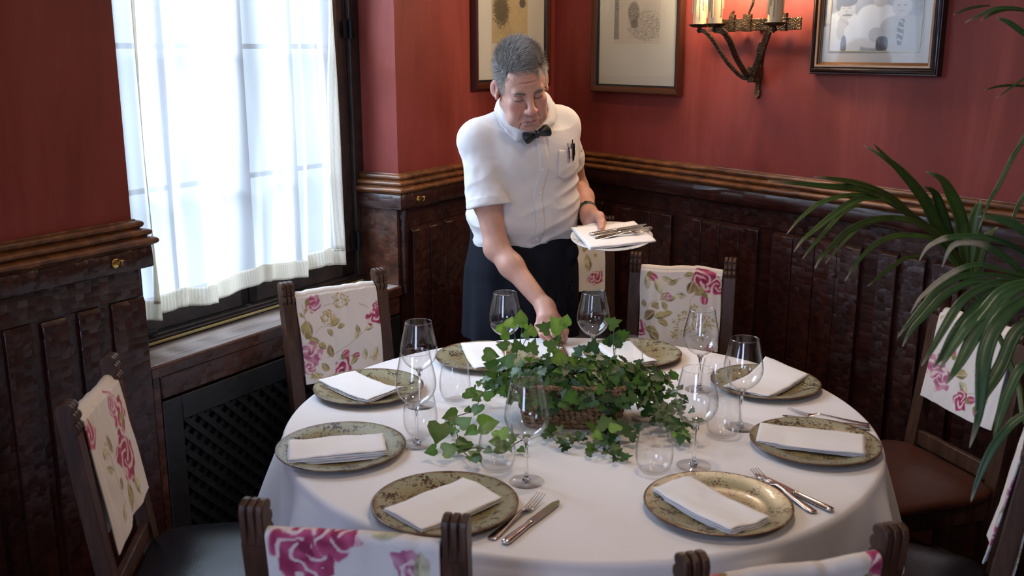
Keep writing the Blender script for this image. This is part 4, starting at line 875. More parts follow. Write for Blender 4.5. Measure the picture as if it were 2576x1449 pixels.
IVY_LEAVES = [[-0.0263, 2.44, 1.0008, 0.0343, 2], [-0.003, 2.44, 1.0155, 0.0404, 2], [0.0222, 2.44, 1.0301, 0.0423, 2], [0.0303, 2.44, 1.0124, 0.0303, 2], [0.0475, 2.44, 0.9946, 0.0404, 2], [0.0364, 2.44, 0.984, 0.0283, 3], [-0.0162, 2.44, 0.9809, 0.0283, 2], [0.0808, 2.44, 1.0029, 0.0444, 1], [0.1151, 2.44, 1.0103, 0.0565, 2], [0.1371, 2.44, 1.0218, 0.0363, 2], [0.1185, 2.44, 0.9756, 0.0263, 1], [0.2593, 2.44, 1.0155, 0.0424, 1], [0.2853, 2.44, 0.984, 0.0384, 1], [0.2633, 2.44, 0.9735, 0.0547, 0], [0.2432, 2.44, 0.9672, 0.0304, 0], [0.1201, 2.4, 0.9374, 0.048, 2], [0.1542, 2.4, 0.9269, 0.026, 2], [-0.055, 2.4, 0.9426, 0.042, 1], [-0.0521, 2.4, 0.9164, 0.0381, 1], [-0.012, 2.4, 0.929, 0.0461, 1], [-0.0502, 2.4, 0.8901, 0.0301, 1], [0.1668, 2.4, 0.9561, 0.04, 0], [0.2035, 2.4, 0.9666, 0.0459, 0], [0.0998, 2.4, 0.9686, 0.0399, 1], [0.0519, 2.4, 0.9645, 0.0439, 1], [0.012, 2.4, 0.9686, 0.0399, 1], [-0.0229, 2.4, 0.9666, 0.0399, 1], [-0.0448, 2.6738, 0.8, 0.0425, 1], [-0.0328, 2.6048, 0.8, 0.0503, 1], [-0.0914, 2.6239, 0.79, 0.0176, 1], [-0.1139, 2.5074, 0.8, 0.0338, 1], [-0.0638, 2.5261, 0.79, 0.034, 1], [-0.0898, 2.5088, 0.785, 0.0169, 1], [-0.0889, 2.3932, 0.8, 0.0364, 1], [-0.0589, 2.242, 0.82, 0.0513, 2], [-0.1501, 2.3189, 0.81, 0.0412, 1], [-0.1425, 2.3043, 0.8, 0.0273, 1], [-0.1158, 2.2784, 0.81, 0.0386, 3], [-0.1741, 2.2163, 0.81, 0.0565, 1], [-0.1413, 2.2491, 0.8, 0.0267, 1], [-0.0961, 2.2414, 0.8, 0.0362, 1], [-0.1863, 2.151, 0.79, 0.0312, 1], [-0.1451, 2.1533, 0.79, 0.0404, 3], [-0.1141, 2.1771, 0.79, 0.0408, 1], [-0.0245, 2.2212, 0.8, 0.0434, 2], [-0.0403, 2.2013, 0.79, 0.0281, 1], [0.0019, 2.231, 0.79, 0.0285, 1], [0.4359, 2.5905, 0.83, 0.026, 0], [0.375, 2.4267, 0.82, 0.047, 0], [0.3557, 2.3932, 0.8, 0.0526, 0], [0.3859, 2.3789, 0.8, 0.0442, 0], [0.4066, 2.4289, 0.83, 0.0327, 1], [0.3453, 2.3874, 0.85, 0.0341, 0], [0.4151, 2.2512, 0.79, 0.0306, 1], [0.3996, 2.2883, 0.8, 0.0446, 0], [0.4012, 2.2234, 0.785, 0.0246, 0], [0.3647, 2.4355, 0.86, 0.0368, 0], [0.3925, 2.4514, 0.86, 0.0308, 0], [0.3719, 2.3356, 0.79, 0.0475, 0], [0.3265, 2.3694, 0.83, 0.032, 0], [0.2026, 2.2517, 0.8, 0.044, 1], [0.2023, 2.2137, 0.8, 0.0282, 2], [0.2381, 2.2111, 0.79, 0.0376, 0], [0.1865, 2.1868, 0.78, 0.028, 1], [0.2461, 2.1772, 0.78, 0.0316, 0], [0.2233, 2.2525, 0.82, 0.0496, 1], [0.2731, 2.2672, 0.8, 0.0404, 0], [0.288, 2.2436, 0.79, 0.0324, 0], [0.2419, 2.2188, 0.82, 0.0339, 2], [0.31, 2.2698, 0.8, 0.0289, 0], [0.0912, 2.2875, 0.79, 0.033, 1], [0.1169, 2.2949, 0.785, 0.0214, 3], [0.0948, 2.2759, 0.775, 0.0135, 1], [0.1356, 2.2784, 0.775, 0.0136, 1], [0.395, 2.2561, 0.785, 0.0192, 2]]
IVY_VINES = [[[0.0024, 2.8422, 0.79], [-0.0293, 2.6931, 0.79], [-0.0495, 2.6239, 0.79], [-0.0817, 2.5579, 0.79], [-0.0877, 2.5104, 0.79], [-0.0961, 2.4496, 0.79], [-0.1148, 2.4057, 0.79], [-0.148, 2.3632, 0.79], [-0.1636, 2.2954, 0.79]], [[-0.148, 2.3632, 0.79], [-0.1323, 2.2563, 0.79], [-0.1138, 2.1699, 0.79], [-0.0886, 2.1163, 0.79], [-0.0745, 2.1004, 0.79]], [[-0.1138, 2.1699, 0.79], [-0.0675, 2.1699, 0.79], [-0.0239, 2.158, 0.79], [0.0113, 2.2062, 0.79], [0.0794, 2.2822, 0.79]], [[0.0867, 2.2692, 0.79], [0.1012, 2.2235, 0.79], [0.1242, 2.2111, 0.79], [0.1537, 2.231, 0.79], [0.185, 2.2692, 0.79]], [[0.2345, 2.3913, 0.79], [0.2319, 2.2563, 0.79], [0.1951, 2.158, 0.79]], [[0.2598, 2.3913, 0.79], [0.2356, 2.2954, 0.79], [0.2085, 2.2062, 0.79]], [[0.3192, 2.5104, 0.79], [0.3597, 2.4201, 0.79], [0.3977, 2.3356, 0.79], [0.4146, 2.231, 0.79]], [[0.3345, 2.6409, 0.79], [0.3876, 2.6239, 0.79], [0.4534, 2.6931, 0.79]], [[0.2476, 2.2692, 0.79], [0.2541, 2.194, 0.79], [0.2427, 2.1463, 0.79]]]
IVY_STEMS = [[[0.0122, 2.44, 0.9227], [0.0101, 2.44, 0.9651], [0.002, 2.44, 1.0071]], [[0.0122, 2.44, 0.9333], [0.0223, 2.44, 0.9756], [0.0272, 2.44, 1.0228]], [[0.0223, 2.44, 0.9439], [0.0375, 2.44, 0.9756], [0.0475, 2.44, 0.9914]], [[0.1175, 2.4, 0.8932], [0.1188, 2.42, 0.95], [0.1162, 2.44, 1.0019]], [[0.1162, 2.43, 0.9575], [0.0982, 2.44, 0.9809], [0.0828, 2.44, 0.9987]], [[0.1171, 2.43, 0.968], [0.1283, 2.44, 0.9967], [0.1372, 2.44, 1.0176]], [[0.2593, 2.42, 0.929], [0.2574, 2.43, 0.968], [0.2593, 2.44, 1.0124]], [[0.2599, 2.43, 0.947], [0.2757, 2.44, 0.9651], [0.2854, 2.44, 0.9809]], [[0.1268, 2.38, 0.8789], [0.1294, 2.38, 0.9103], [0.1221, 2.4, 0.9353]], [[0.1318, 2.38, 0.8789], [0.1354, 2.38, 0.9103], [0.1523, 2.4, 0.9248]]]
# ------------------------------------------------------------------ plates, napkins, cutlery, glasses
def plate_mat():
    m = NT('speckled_sage_stoneware'); tc = m.n('TexCoord'); ln = m.n('VectorMath', {0: (tc, 3)}, operation='LENGTH')
    sp = m.n('SeparateXYZ', {0: (tc, 3)}); cb = m.n('CombineXYZ', {0: (sp, 0), 1: (sp, 1)}); ln = m.n('VectorMath', {0: cb}, operation='LENGTH')
    oi = m.n('ObjectInfo'); off = m.n('VectorMath', {0: (tc, 3), 1: (oi, 5)}, operation='ADD')
    n1 = m.n('TexNoise', {'Vector': off, 'Scale': 14, 'Detail': 5, 'Roughness': .65})
    wob = m.n('Math', {0: (n1, 0), 1: .030, 2: -.015}, operation='MULTIPLY_ADD'); rad = m.n('Math', {0: (ln, 1), 1: wob}, operation='ADD')
    base = m.ramp(rad, [(.0, (.24, .185, .085)), (.095, (.25, .20, .095)), (.118, (.29, .27, .165)), (.140, (.30, .29, .19)), (.148, (.22, .17, .09)), (.1525, (.11, .050, .020))])
    v = m.n('TexVoronoi', {'Vector': off, 'Scale': 150, 'Randomness': 1}); n2 = m.n('TexNoise', {'Vector': off, 'Scale': 26, 'Detail': 3})
    thr = m.n('MapRange', {0: (n2, 0), 1: .38, 2: .66, 3: .0, 4: .60}); sk = m.n('Math', {0: (v, 0), 1: thr}, operation='LESS_THAN')
    n3 = m.n('TexNoise', {'Vector': off, 'Scale': 55, 'Detail': 4}); blot = m.ramp(n3, [(.60, (0, 0, 0)), (.66, (.8, .8, .8))])
    mx = m.n('MixRGB', {'Fac': sk, 'Color1': base, 'Color2': (.050, .026, .012, 1)}); mx2 = m.n('MixRGB', {'Fac': blot, 'Color1': mx, 'Color2': (.075, .034, .020, 1)})
    bz = m.n('Bump', {'Strength': .12, 'Distance': .003}); m.l(n2, bz.inputs['Height'])
    m.set(Base_Color=mx2, Roughness=.28, Specular_IOR_Level=.4, Normal=bz, Coat_Weight=.10, Coat_Roughness=.06); return m.m
M['plate'] = plate_mat()
PLATE = [(0, .0045), (.070, .0045), (.092, .0052), (.104, .0085), (.118, .0125), (.136, .0155), (.147, .0172), (.1515, .0178), (.1532, .0168), (.1528, .0150), (.147, .0135), (.130, .0112), (.112, .0070), (.100, .0020), (.096, 0), (.086, 0), (.084, .0015), (0, .0015)]
def plate(name, loc, label, rz=0, mat=None, s=1.0, prof=PLATE):
    v, f = lathe_mesh([(r * s, z) for r, z in prof], 96); o = obj(name, v, f, mat or M['plate'], None, True); fixn(o); o.location = loc; o.rotation_euler = (0, 0, rz)
    return tag(o, label, 'plate', 'stoneware plates set round the table' if mat is None else None)
def napkin(name, loc, rz, label, L=.225, W=.118, layers=4, seed=1, curl=.01, th=.0032, rot=None, lift=0.0, flapup=0.0):
    """folded cloth: a stack of soft layers joined by the fold along one long side"""
    rnd = np.random.RandomState(seed); V = []; F = []; nu, nv = 34, 18
    for k in range(layers):
        u = np.linspace(-.5, .5, nu); v = np.linspace(-.5, .5, nv); U, Vv = np.meshgrid(u, v, indexing='ij')
        sx = L * (1 - .006 * k + .004 * rnd.randn()); sy = W * (1 - .012 * k)
        x = U * sx + .0015 * noise3(np.stack([Vv * 4 + seed, U * 0 + k, U * 0], -1), 1.0); y = Vv * sy - (W - sy) * .5 + .0012 * noise3(np.stack([U * 5 + seed, U * 0 + k, U * 0], -1), 1.0)
        wav = .0035 * noise3(np.stack([U * 2.5 + seed * 2, Vv * 2 + k * .25, U * 0], -1), 1.0) + .0010 * noise3(np.stack([U * 9 + seed, Vv * 6, U * 0 + k], -1), 1.0)
        z = .004 + k * th * 1.22 + wav * (.5 + .25 * k) + curl * (U * 2) ** 2 * .35 + flapup * np.clip(U * 2 - .1, 0, 1) ** 2 * (Vv + .5) + lift
        edge = np.maximum(np.abs(U) * 2, np.abs(Vv) * 2) ** 14; h = th * .5 * np.sqrt(np.clip(1 - edge * .98, 0, 1))
        n0 = len(V); V += np.stack([x, y, z + h], -1).reshape(-1, 3).tolist(); V += np.stack([x, y, z - h], -1).reshape(-1, 3).tolist()
        g = grid_faces(nu, nv); F += (g + n0).tolist(); F += (g[:, ::-1] + n0 + nu * nv).tolist()
        e = [i * nv for i in range(nu)] + [(nu - 1) * nv + j for j in range(1, nv)] + [i * nv + nv - 1 for i in range(nu - 2, -1, -1)] + [j for j in range(nv - 2, 0, -1)]
        m = len(e); F += [(n0 + e[i], n0 + nu * nv + e[i], n0 + nu * nv + e[(i + 1) % m], n0 + e[(i + 1) % m]) for i in range(m)]
    o = obj(name, V, F, M['napkin'], None, True); fixn(o); o.location = loc; o.rotation_euler = rot if rot else (0, 0, rz)
    return tag(o, label, 'napkin', 'folded napkins on the plates')
PLATES = [(-.139, 1.908, 'speckled sage plate at the near left of the table, nearest the camera on that side'),
          (-.405, 2.211, 'speckled sage plate at the left of the table, under a flat oblong napkin'),
          (-.400, 2.640, 'speckled sage plate in front of the window-side chair, half hidden by glasses'),
          (-.082, 2.928, 'speckled sage plate at the far left, in front of the waiter'),
          (.372, 2.962, 'speckled sage plate at the far right, behind the ivy'),
          (.717, 2.683, 'speckled sage plate at the right rear, under the peaked napkin'),
          (.727, 2.243, 'speckled sage plate at the right, with cutlery lying behind it'),
          (.427, 1.908, 'speckled sage plate at the near right, fork and knife to its right')]
for k, (x, y, lab) in enumerate(PLATES): plate('dinner_plate', (x, y, TZ), lab, k * 1.3)
ZN = TZ + .0045
NAPS = [(-.142, 1.895, 43, .215, .132, .012, 0, 'white folded napkin lying askew on the near left plate'),
        (-.410, 2.186, 12, .228, .118, .006, 0, 'flat oblong white napkin showing its layered fold on the left plate'),
        (-.418, 2.630, -47, .240, .125, .016, .016, 'white napkin with a raised corner on the plate by the window chair'),
        (-.077, 2.921, -78, .255, .118, .014, .006, 'white napkin on the far left plate in front of the waiter'),
        (.352, 2.940, -76, .235, .118, .014, .006, 'white napkin on the far right plate, partly behind the ivy'),
        (.719, 2.680, 50, .255, .140, .016, .028, 'white napkin with a folded-up peak on the right rear plate'),
        (.718, 2.246, -19, .252, .125, .008, 0, 'white oblong napkin on the right plate, beside the crossed cutlery'),
        (.408, 1.889, -58, .236, .112, .012, 0, 'white folded napkin lying aslant on the near right plate')]
for k, (x, y, a, L, W, c, fl, lab) in enumerate(NAPS):
    napkin('napkin', (x, y, ZN), R(a), lab, L, W, 4 if k in (0, 1, 6, 7) else 3, k + 2, c, .0032 if k != 1 else .0048, flapup=fl)

def loft(xs, ws, zs, th, n=10):
    """flat bar along x: half-widths ws, heights zs, half-thickness th (rounded oval section)"""
    V = []
    for x, w, z, t in zip(xs, ws, zs, th):
        for k in range(n):
            a = 2 * math.pi * k / n; V.append((x, w * math.cos(a), z + t * math.sin(a)))
    m = len(xs); F = [(i * n + k, i * n + (k + 1) % n, (i + 1) * n + (k + 1) % n, (i + 1) * n + k) for i in range(m - 1) for k in range(n)]
    F += [tuple(range(n - 1, -1, -1)), tuple((m - 1) * n + k for k in range(n))]; return V, F
def knife(label):
    e = empty('table_knife'); tag(e, label, 'knife', 'knives laid on the table')
    v, f = loft([0, .003, .012, .05, .085, .095, .098, .103], [.005, .0085, .0095, .0085, .0072, .0075, .0085, .006], [.005] * 8, [.003, .0044, .005, .0046, .0042, .0048, .0052, .0035], 14)
    fixn(obj('handle', v, f, M['steel'], e, True))
    xs = np.linspace(.102, .218, 24); t = (xs - .102) / .116
    b = MB_(); up = [(x, .0095 * (1 - .25 * q) if q < .8 else .0095 * .8 * (1 - ((q - .8) / .2) ** 1.6)) for x, q in zip(xs, t)]; dn = [(x, -.0085 - .002 * math.sin(q * 3) if q < .85 else -.0095 * (1 - ((q - .85) / .15) ** 2 * .95)) for x, q in zip(xs, t)]
    b.prism(up + dn[::-1], .0042, .0058, 'z'); o = b.build('blade', M['steel'], e); bevel(o, .0005, 1); return e
def fork(label):
    e = empty('table_fork'); tag(e, label, 'fork', 'forks laid on the table')
    xs = np.array([0, .003, .015, .06, .10, .125, .138, .147, .152]); ws = np.array([.006, .010, .0105, .0072, .0042, .0040, .0075, .0118, .0122]); zs = np.array([.003, .003, .003, .006, .010, .012, .008, .005, .0045]); th = np.array([.0014, .0018, .0020, .0020, .0019, .0018, .0013, .0011, .0011])
    X = np.linspace(0, .152, 40); v, f = loft(X, np.interp(X, xs, ws), np.interp(X, xs, zs), np.interp(X, xs, th), 12); fixn(obj('handle', v, f, M['steel'], e, True))
    for k in range(4):
        y = (k - 1.5) * .0064; X = np.linspace(.148, .205, 14); q = (X - .148) / .057
        v, f = loft(X, .0019 * (1 - .45 * q), .0048 + .002 * q + .010 * q ** 2, .0011 * (1 - .4 * q), 8); v = [(a, b_ + y, c) for a, b_, c in v]
        fixn(obj('tine', v, f, M['steel'], e, True))
    return e
def lay(o, a, b, z=TZ, lift=0):
    o.location = (a[0], a[1], z + lift); o.rotation_euler = (0, 0, math.atan2(b[1] - a[1], b[0] - a[0]))
lay(fork('steel fork beside the near left plate, tines towards the ivy'), (-.041, 1.771), (.069, 1.961))
lay(knife('steel knife next to the fork right of the near left plate'), (-.015, 1.752), (.093, 1.929))
lay(fork('steel fork to the right of the near right plate'), (.622, 1.886), (.532, 2.096))
lay(knife('steel knife to the right of the near right plate, beside its fork'), (.661, 1.891), (.544, 2.070))
lay(knife('steel knife lying behind the right plate'), (.897, 2.350), (.694, 2.437))
lay(fork('steel fork lying behind the right plate, its tines lifted'), (.905, 2.372), (.712, 2.462), lift=.002)

def wine_glass(loc, label, s=1.0):
    g = tag(empty('wine_glass', loc), label, 'wine glass', 'stemmed wine glasses on the table'); g.scale = (s, s, s)
    outer = [(.0055, .098), (.012, .102), (.024, .109), (.037, .121), (.0455, .136), (.0490, .151), (.0483, .165), (.0455, .182), (.0415, .200), (.0378, .218), (.0352, .232)]
    P = spline([(a, b, 0) for a, b in outer], 40)[:, :2]
    inner = [(max(r - .0011, 0), z + (.004 if i < 4 else .0006)) for i, (r, z) in enumerate(P)][::-1]
    prof = [(0, .098)] + [tuple(p) for p in P] + [(.0349, .2326), (.0343, .2322)] + inner[1:] + [(0, inner[-1][1])]
    v, f = lathe_mesh(prof, 64); o = obj('bowl', v, f, M['glass'], g, True); fixn(o)
    rim = MB_(); rim.tube([(.0348 * math.cos(a), .0348 * math.sin(a), .2324) for a in np.linspace(0, 2 * math.pi, 65)], .0006, 6, cap=False); rim.build('rim', M['solid_glass'], g)
    v, f = lathe_mesh([(0, .1015), (.006, .1008), (.0105, .1010), (.0085, .0975), (.0056, .094), (.0034, .080), (.0033, .050), (.0036, .024), (.0050, .012), (.0085, .0065), (.0095, .005), (0, .005)], 24); fixn(obj('stem', v, f, M['solid_glass'], g, True))
    v, f = lathe_mesh([(0, .0052), (.0095, .005), (.016, .0034), (.030, .0018), (.0385, .0013), (.0395, .0008), (.039, .0002), (0, .0002)], 56); fixn(obj('foot', v, f, M['glass'], g, True)); return g
WG = [(-.246, 2.526, 'wine glass behind another one, left of the ivy by the window-side plate'), (-.229, 2.255, 'wine glass on the left with its foot beside the oblong napkin plate'), (-.021, 2.850, 'wine glass in front of the waiter, left of his reaching hand'),
      (.241, 2.852, 'wine glass right of the waiter reaching hand, behind the ivy'), (.524, 2.654, 'wine glass before the floral cover of the far right chair'), (.576, 2.367, 'wine glass at the right, overlapping the peaked napkin plate'),
      (.416, 2.127, 'wine glass right of the ivy, its foot touching the near right plate'), (.032, 2.041, 'wine glass in the left centre, in front of the basket corner')]
for x, y, lab in WG: wine_glass((x, y, TZ), lab)
def tumbler(loc, label):
    outer = [(.024, .0), (.031, .004), (.0375, .014), (.0415, .030), (.0425, .046), (.0412, .064), (.038, .084), (.0345, .104)]
    P = spline([(a, b, 0) for a, b in outer], 36)[:, :2]; inner = [(r - .0012, z + (.005 * max(0, 1 - z / .02) + .0002)) for r, z in P][::-1]
    v, f = lathe_mesh([(0, 0)] + [tuple(p) for p in P] + [(.0340, .1046)] + inner + [(0, .0055)], 56); o = obj('water_tumbler', v, f, M['glass'], None, True); fixn(o); o.location = loc
    return tag(o, label, 'tumbler', 'stemless water tumblers on the table')
for x, y, lab in [(-.155, 2.573, 'stemless tumbler on the left, by the far left plate and the ivy tendril'), (-.226, 2.318, 'stemless tumbler hidden behind the left wine glass stem'), (-.034, 2.109, 'stemless tumbler with ivy tendrils hanging behind it, near left plate'), (.321, 2.098, 'stemless tumbler standing alone at the front right of the basket'),
                  (.521, 2.313, 'stemless tumbler in front of the rightmost wine glass'), (.344, 2.814, 'stemless tumbler before the far right napkin, half hidden by ivy'), (.561, 2.605, 'stemless tumbler behind the rightmost wine glass, left of the peaked napkin')]:
    tumbler((x, y, TZ), lab)

# ------------------------------------------------------------------ basket and ivy
def basket():
    e = tag(empty('woven_basket', (.155, 2.435, TZ), R(-4)), 'oblong woven straw basket holding the ivy in the middle of the table', 'basket')
    def ring(hx, hy, r, z, n=14):
        pts = []
        for (cx, cy, a0) in ((hx - r, hy - r, 0), (-hx + r, hy - r, 90), (-hx + r, -hy + r, 180), (hx - r, -hy + r, 270)):
            for k in range(n): a = R(a0 + 90 * k / (n - 1)); pts.append((cx + r * math.cos(a), cy + r * math.sin(a), z))
        return pts
    m = NT('woven_seagrass'); n = m.n('TexNoise', {'Vector': m.coord((1, 1, 3)), 'Scale': 60, 'Detail': 4}); w = m.n('TexWave', {'Vector': m.coord((1, 1, .35)), 'Scale': 42, 'Distortion': 3, 'Detail': 2}, bands_direction='DIAGONAL')
    r = m.ramp(n, [(.3, (.10, .052, .022)), (.5, (.27, .16, .075)), (.72, (.42, .28, .15))]); m.set(Base_Color=r, Roughness=.75, Normal=m.bump(w, .9, .006))
    b = MB_(); rows = 9
    for k in range(rows):
        t = k / (rows - 1); p = ring(.118 + .018 * t, .078 + .014 * t, .03, .008 + .0128 * k); p = p + [p[0]]
        dense = []
        for a, c in zip(p[:-1], p[1:]):
            L = math.dist(a, c); q = max(1, int(L / .008)); dense += [tuple(np.array(a) * (1 - i / q) + np.array(c) * i / q) for i in range(q)]
        dense.append(dense[0]); rad = [.0075 * (1 + .16 * math.sin(i * 1.9 + k * 1.6)) for i in range(len(dense))]; b.tube(dense, rad, 8, cap=False)
    b.build('basket_wall', m.m, e)
    p = ring(.112, .072, .03, 0); b = MB_(); b.prism([(q[0], q[1]) for q in p], .001, .008, 'z'); b.build('basket_base', m.m, e)
    return e
basket()
TONES = [(.030, .075, .020), (.072, .155, .032), (.16, .30, .050), (.14, .25, .16)]
def ivy_leaf(c, nrm, ang, s, tone, rnd, V, F, Cc, round_=False):
    out = [(0, -.04), (.20, -.20), (.46, -.16), (.50, .10), (.34, .24), (.36, .52), (.20, .50), (0, .92)]
    if round_: out = [(0, -.05), (.22, -.16), (.45, -.05), (.48, .20), (.36, .42), (.30, .50), (.15, .66), (0, .86)]
    full = out + [(-x, y) for x, y in out[-2:0:-1]]
    n = Vector(nrm).normalized(); t = Vector((math.cos(ang), math.sin(ang), 0)); t = (t - n * t.dot(n)).normalized(); b = n.cross(t)
    base = len(V); col = np.array(TONES[tone]) * rnd.uniform(.72, 1.3)
    ctr = Vector(c); pts = [(0, .28)] + full; cup = rnd.uniform(-.10, .25)
    for i, (x, y) in enumerate(pts):
        z = cup * (abs(x) * 1.0) - .25 * max(0, y - .3) ** 2 * (1 if cup > 0 else -.6)
        V.append(tuple(ctr + (b * x + t * (y - .3) + n * z) * s)); Cc.append(col * (1.25 if i == 0 else (1.0 if i % 2 else .88)))
    m = len(full); F += [(base, base + 1 + i, base + 1 + (i + 1) % m) for i in range(m)]
def leaf_mat(name, trans=.35, rough=.38):
    m = NT(name); a = m.n('Attribute', attribute_name='paint'); n = m.n('TexNoise', {'Vector': m.coord(), 'Scale': 90, 'Detail': 3})
    k = m.n('MixRGB', {'Fac': .25, 'Color1': a, 'Color2': (n, 0)}, blend_type='OVERLAY'); m.set(Base_Color=k, Roughness=rough, Normal=m.bump(n, .15, .002))
    tl = m.n('BsdfTranslucent'); g = m.n('MixRGB', {'Fac': 1.0, 'Color1': k, 'Color2': (1.5, 1.7, .6, 1)}, blend_type='MULTIPLY'); m.l(g, tl.inputs[0])
    mx = m.n('MixShader', {0: trans, 1: m.b, 2: tl}); m.l(mx, m.out.inputs[0]); return m.m
def ivy():
    e = tag(empty('ivy_plant', (.155, 2.435, TZ + .05)), 'bushy green ivy spilling over the woven basket with trailing tendrils', 'plant'); bpy.context.view_layer.update(); inv = e.matrix_world.inverted()
    rnd = random.Random(3); mat = leaf_mat('ivy_leaf', .3)
    V, F, Cc = [], [], []
    for k in range(680):
        a = rnd.uniform(0, 2 * math.pi); u = rnd.uniform(-.12, 1.0); rr = math.sqrt(max(0, 1 - max(u, -.2) ** 2)); q = rnd.uniform(.72, 1.05)
        cx = .165 + (.225 + .02 * rnd.gauss(0, 1)) * rr * math.cos(a) * q; cy = 2.440 + .118 * rr * math.sin(a) * q; cz = .852 + .050 * u * q + .012 * rnd.gauss(0, 1)
        if u < 0: cz = .852 + u * .14
        nv = (rr * math.cos(a) * .6 + rnd.gauss(0, .35), rr * math.sin(a) * .6 + rnd.gauss(0, .35) - .25, max(.15, u) + .35 + rnd.gauss(0, .3))
        down = math.atan2(math.sin(a), math.cos(a)) + rnd.gauss(0, .9)
        tone = 0 if rnd.random() < .55 else 1
        if cx < .06 and rnd.random() < .6: tone = 1
        if rnd.random() < .04: tone = 2
        ivy_leaf((cx, cy, cz), nv, down, rnd.uniform(.020, .035), tone, rnd, V, F, Cc)
    for k in range(30):                       # leaves hanging over the front of the basket
        x = rnd.uniform(.02, .30); z = .862 - abs(rnd.gauss(0, .022)); ivy_leaf((x, 2.335 - rnd.uniform(.0, .03), z), (rnd.gauss(0, .3), -1, .5 + rnd.gauss(0, .2)), -1.57 + rnd.gauss(0, .7), rnd.uniform(.022, .038), 0 if rnd.random() < .6 else 1, rnd, V, F, Cc)
    for k in range(60):                       # loose small leaves at the right
        x = rnd.uniform(.33, .46); y = 2.36 + rnd.uniform(-.12, .14); z = .80 + rnd.uniform(0, .10) * (1 - (x - .33) / .2)
        ivy_leaf((x, y, z), (rnd.gauss(0, .4), -.4, 1), rnd.uniform(-1.2, 1.2), rnd.uniform(.014, .028), 0, rnd, V, F, Cc)
    for (x, y, z, s, t) in IVY_LEAVES:
        upright = z > .95; nv = (rnd.gauss(0, .25), -.75 + rnd.gauss(0, .2), .55 if upright else .9)
        ang = (1.57 if upright else rnd.uniform(0, 6.28)) + rnd.gauss(0, .5)
        ivy_leaf((x, y, z), nv, ang, s * (.92 if upright else 1.08), t, rnd, V, F, Cc, round_=x < 0 or t == 2)
    for p in IVY_VINES:                       # small leaves along the tendrils
        P = spline(p, 9)
        for q in P[1:]:
            a = rnd.uniform(0, 6.283); ivy_leaf((q[0] + .018 * math.cos(a), q[1] + .018 * math.sin(a), TZ + rnd.uniform(.012, .04)), (rnd.gauss(0, .3), -.55 + rnd.gauss(0, .2), .9), a, rnd.uniform(.018, .032), 1 if q[0] < .05 else 0, rnd, V, F, Cc, round_=q[0] < .05)
    o = obj('foliage', V, F, mat, None, True); color_attr(o, np.array(Cc)); o.parent = e; o.matrix_parent_inverse = inv
    gm = plain('green_ivy_stem', (.10, .15, .05), .5); bm_ = plain('brown_ivy_stem', (.075, .04, .022), .6)
    for p in IVY_VINES:
        b = MB_(); P = spline(p, 40); P[:, 2] += .004 * np.sin(np.linspace(0, 9, 40)) - .006; P[:, 2] = np.maximum(P[:, 2], TZ + .0016); b.tube(P, .0013, 6); o = b.build('tendril', bm_, None); o.parent = e; o.matrix_parent_inverse = inv
    for p in IVY_STEMS:
        b = MB_(); b.tube(spline(p, 14), .0012, 6); o = b.build('stem', gm, None); o.parent = e; o.matrix_parent_inverse = inv
    # the soil and the woody base inside the basket
    b = MB_(); b.lathe([(0, .80), (.10, .80), (.10, .85), (.06, .862), (0, .865)], 24, 0, (0, 0, 0)); o = b.build('potting_soil', plain('dark_soil', (.012, .009, .006), .95), None)
    o.matrix_world = Matrix.Translation((.155, 2.435, 0)) @ Matrix.Diagonal((1.1, .62, 1, 1)); bpy.context.view_layer.update(); o.parent = e; o.matrix_parent_inverse = inv
ivy()

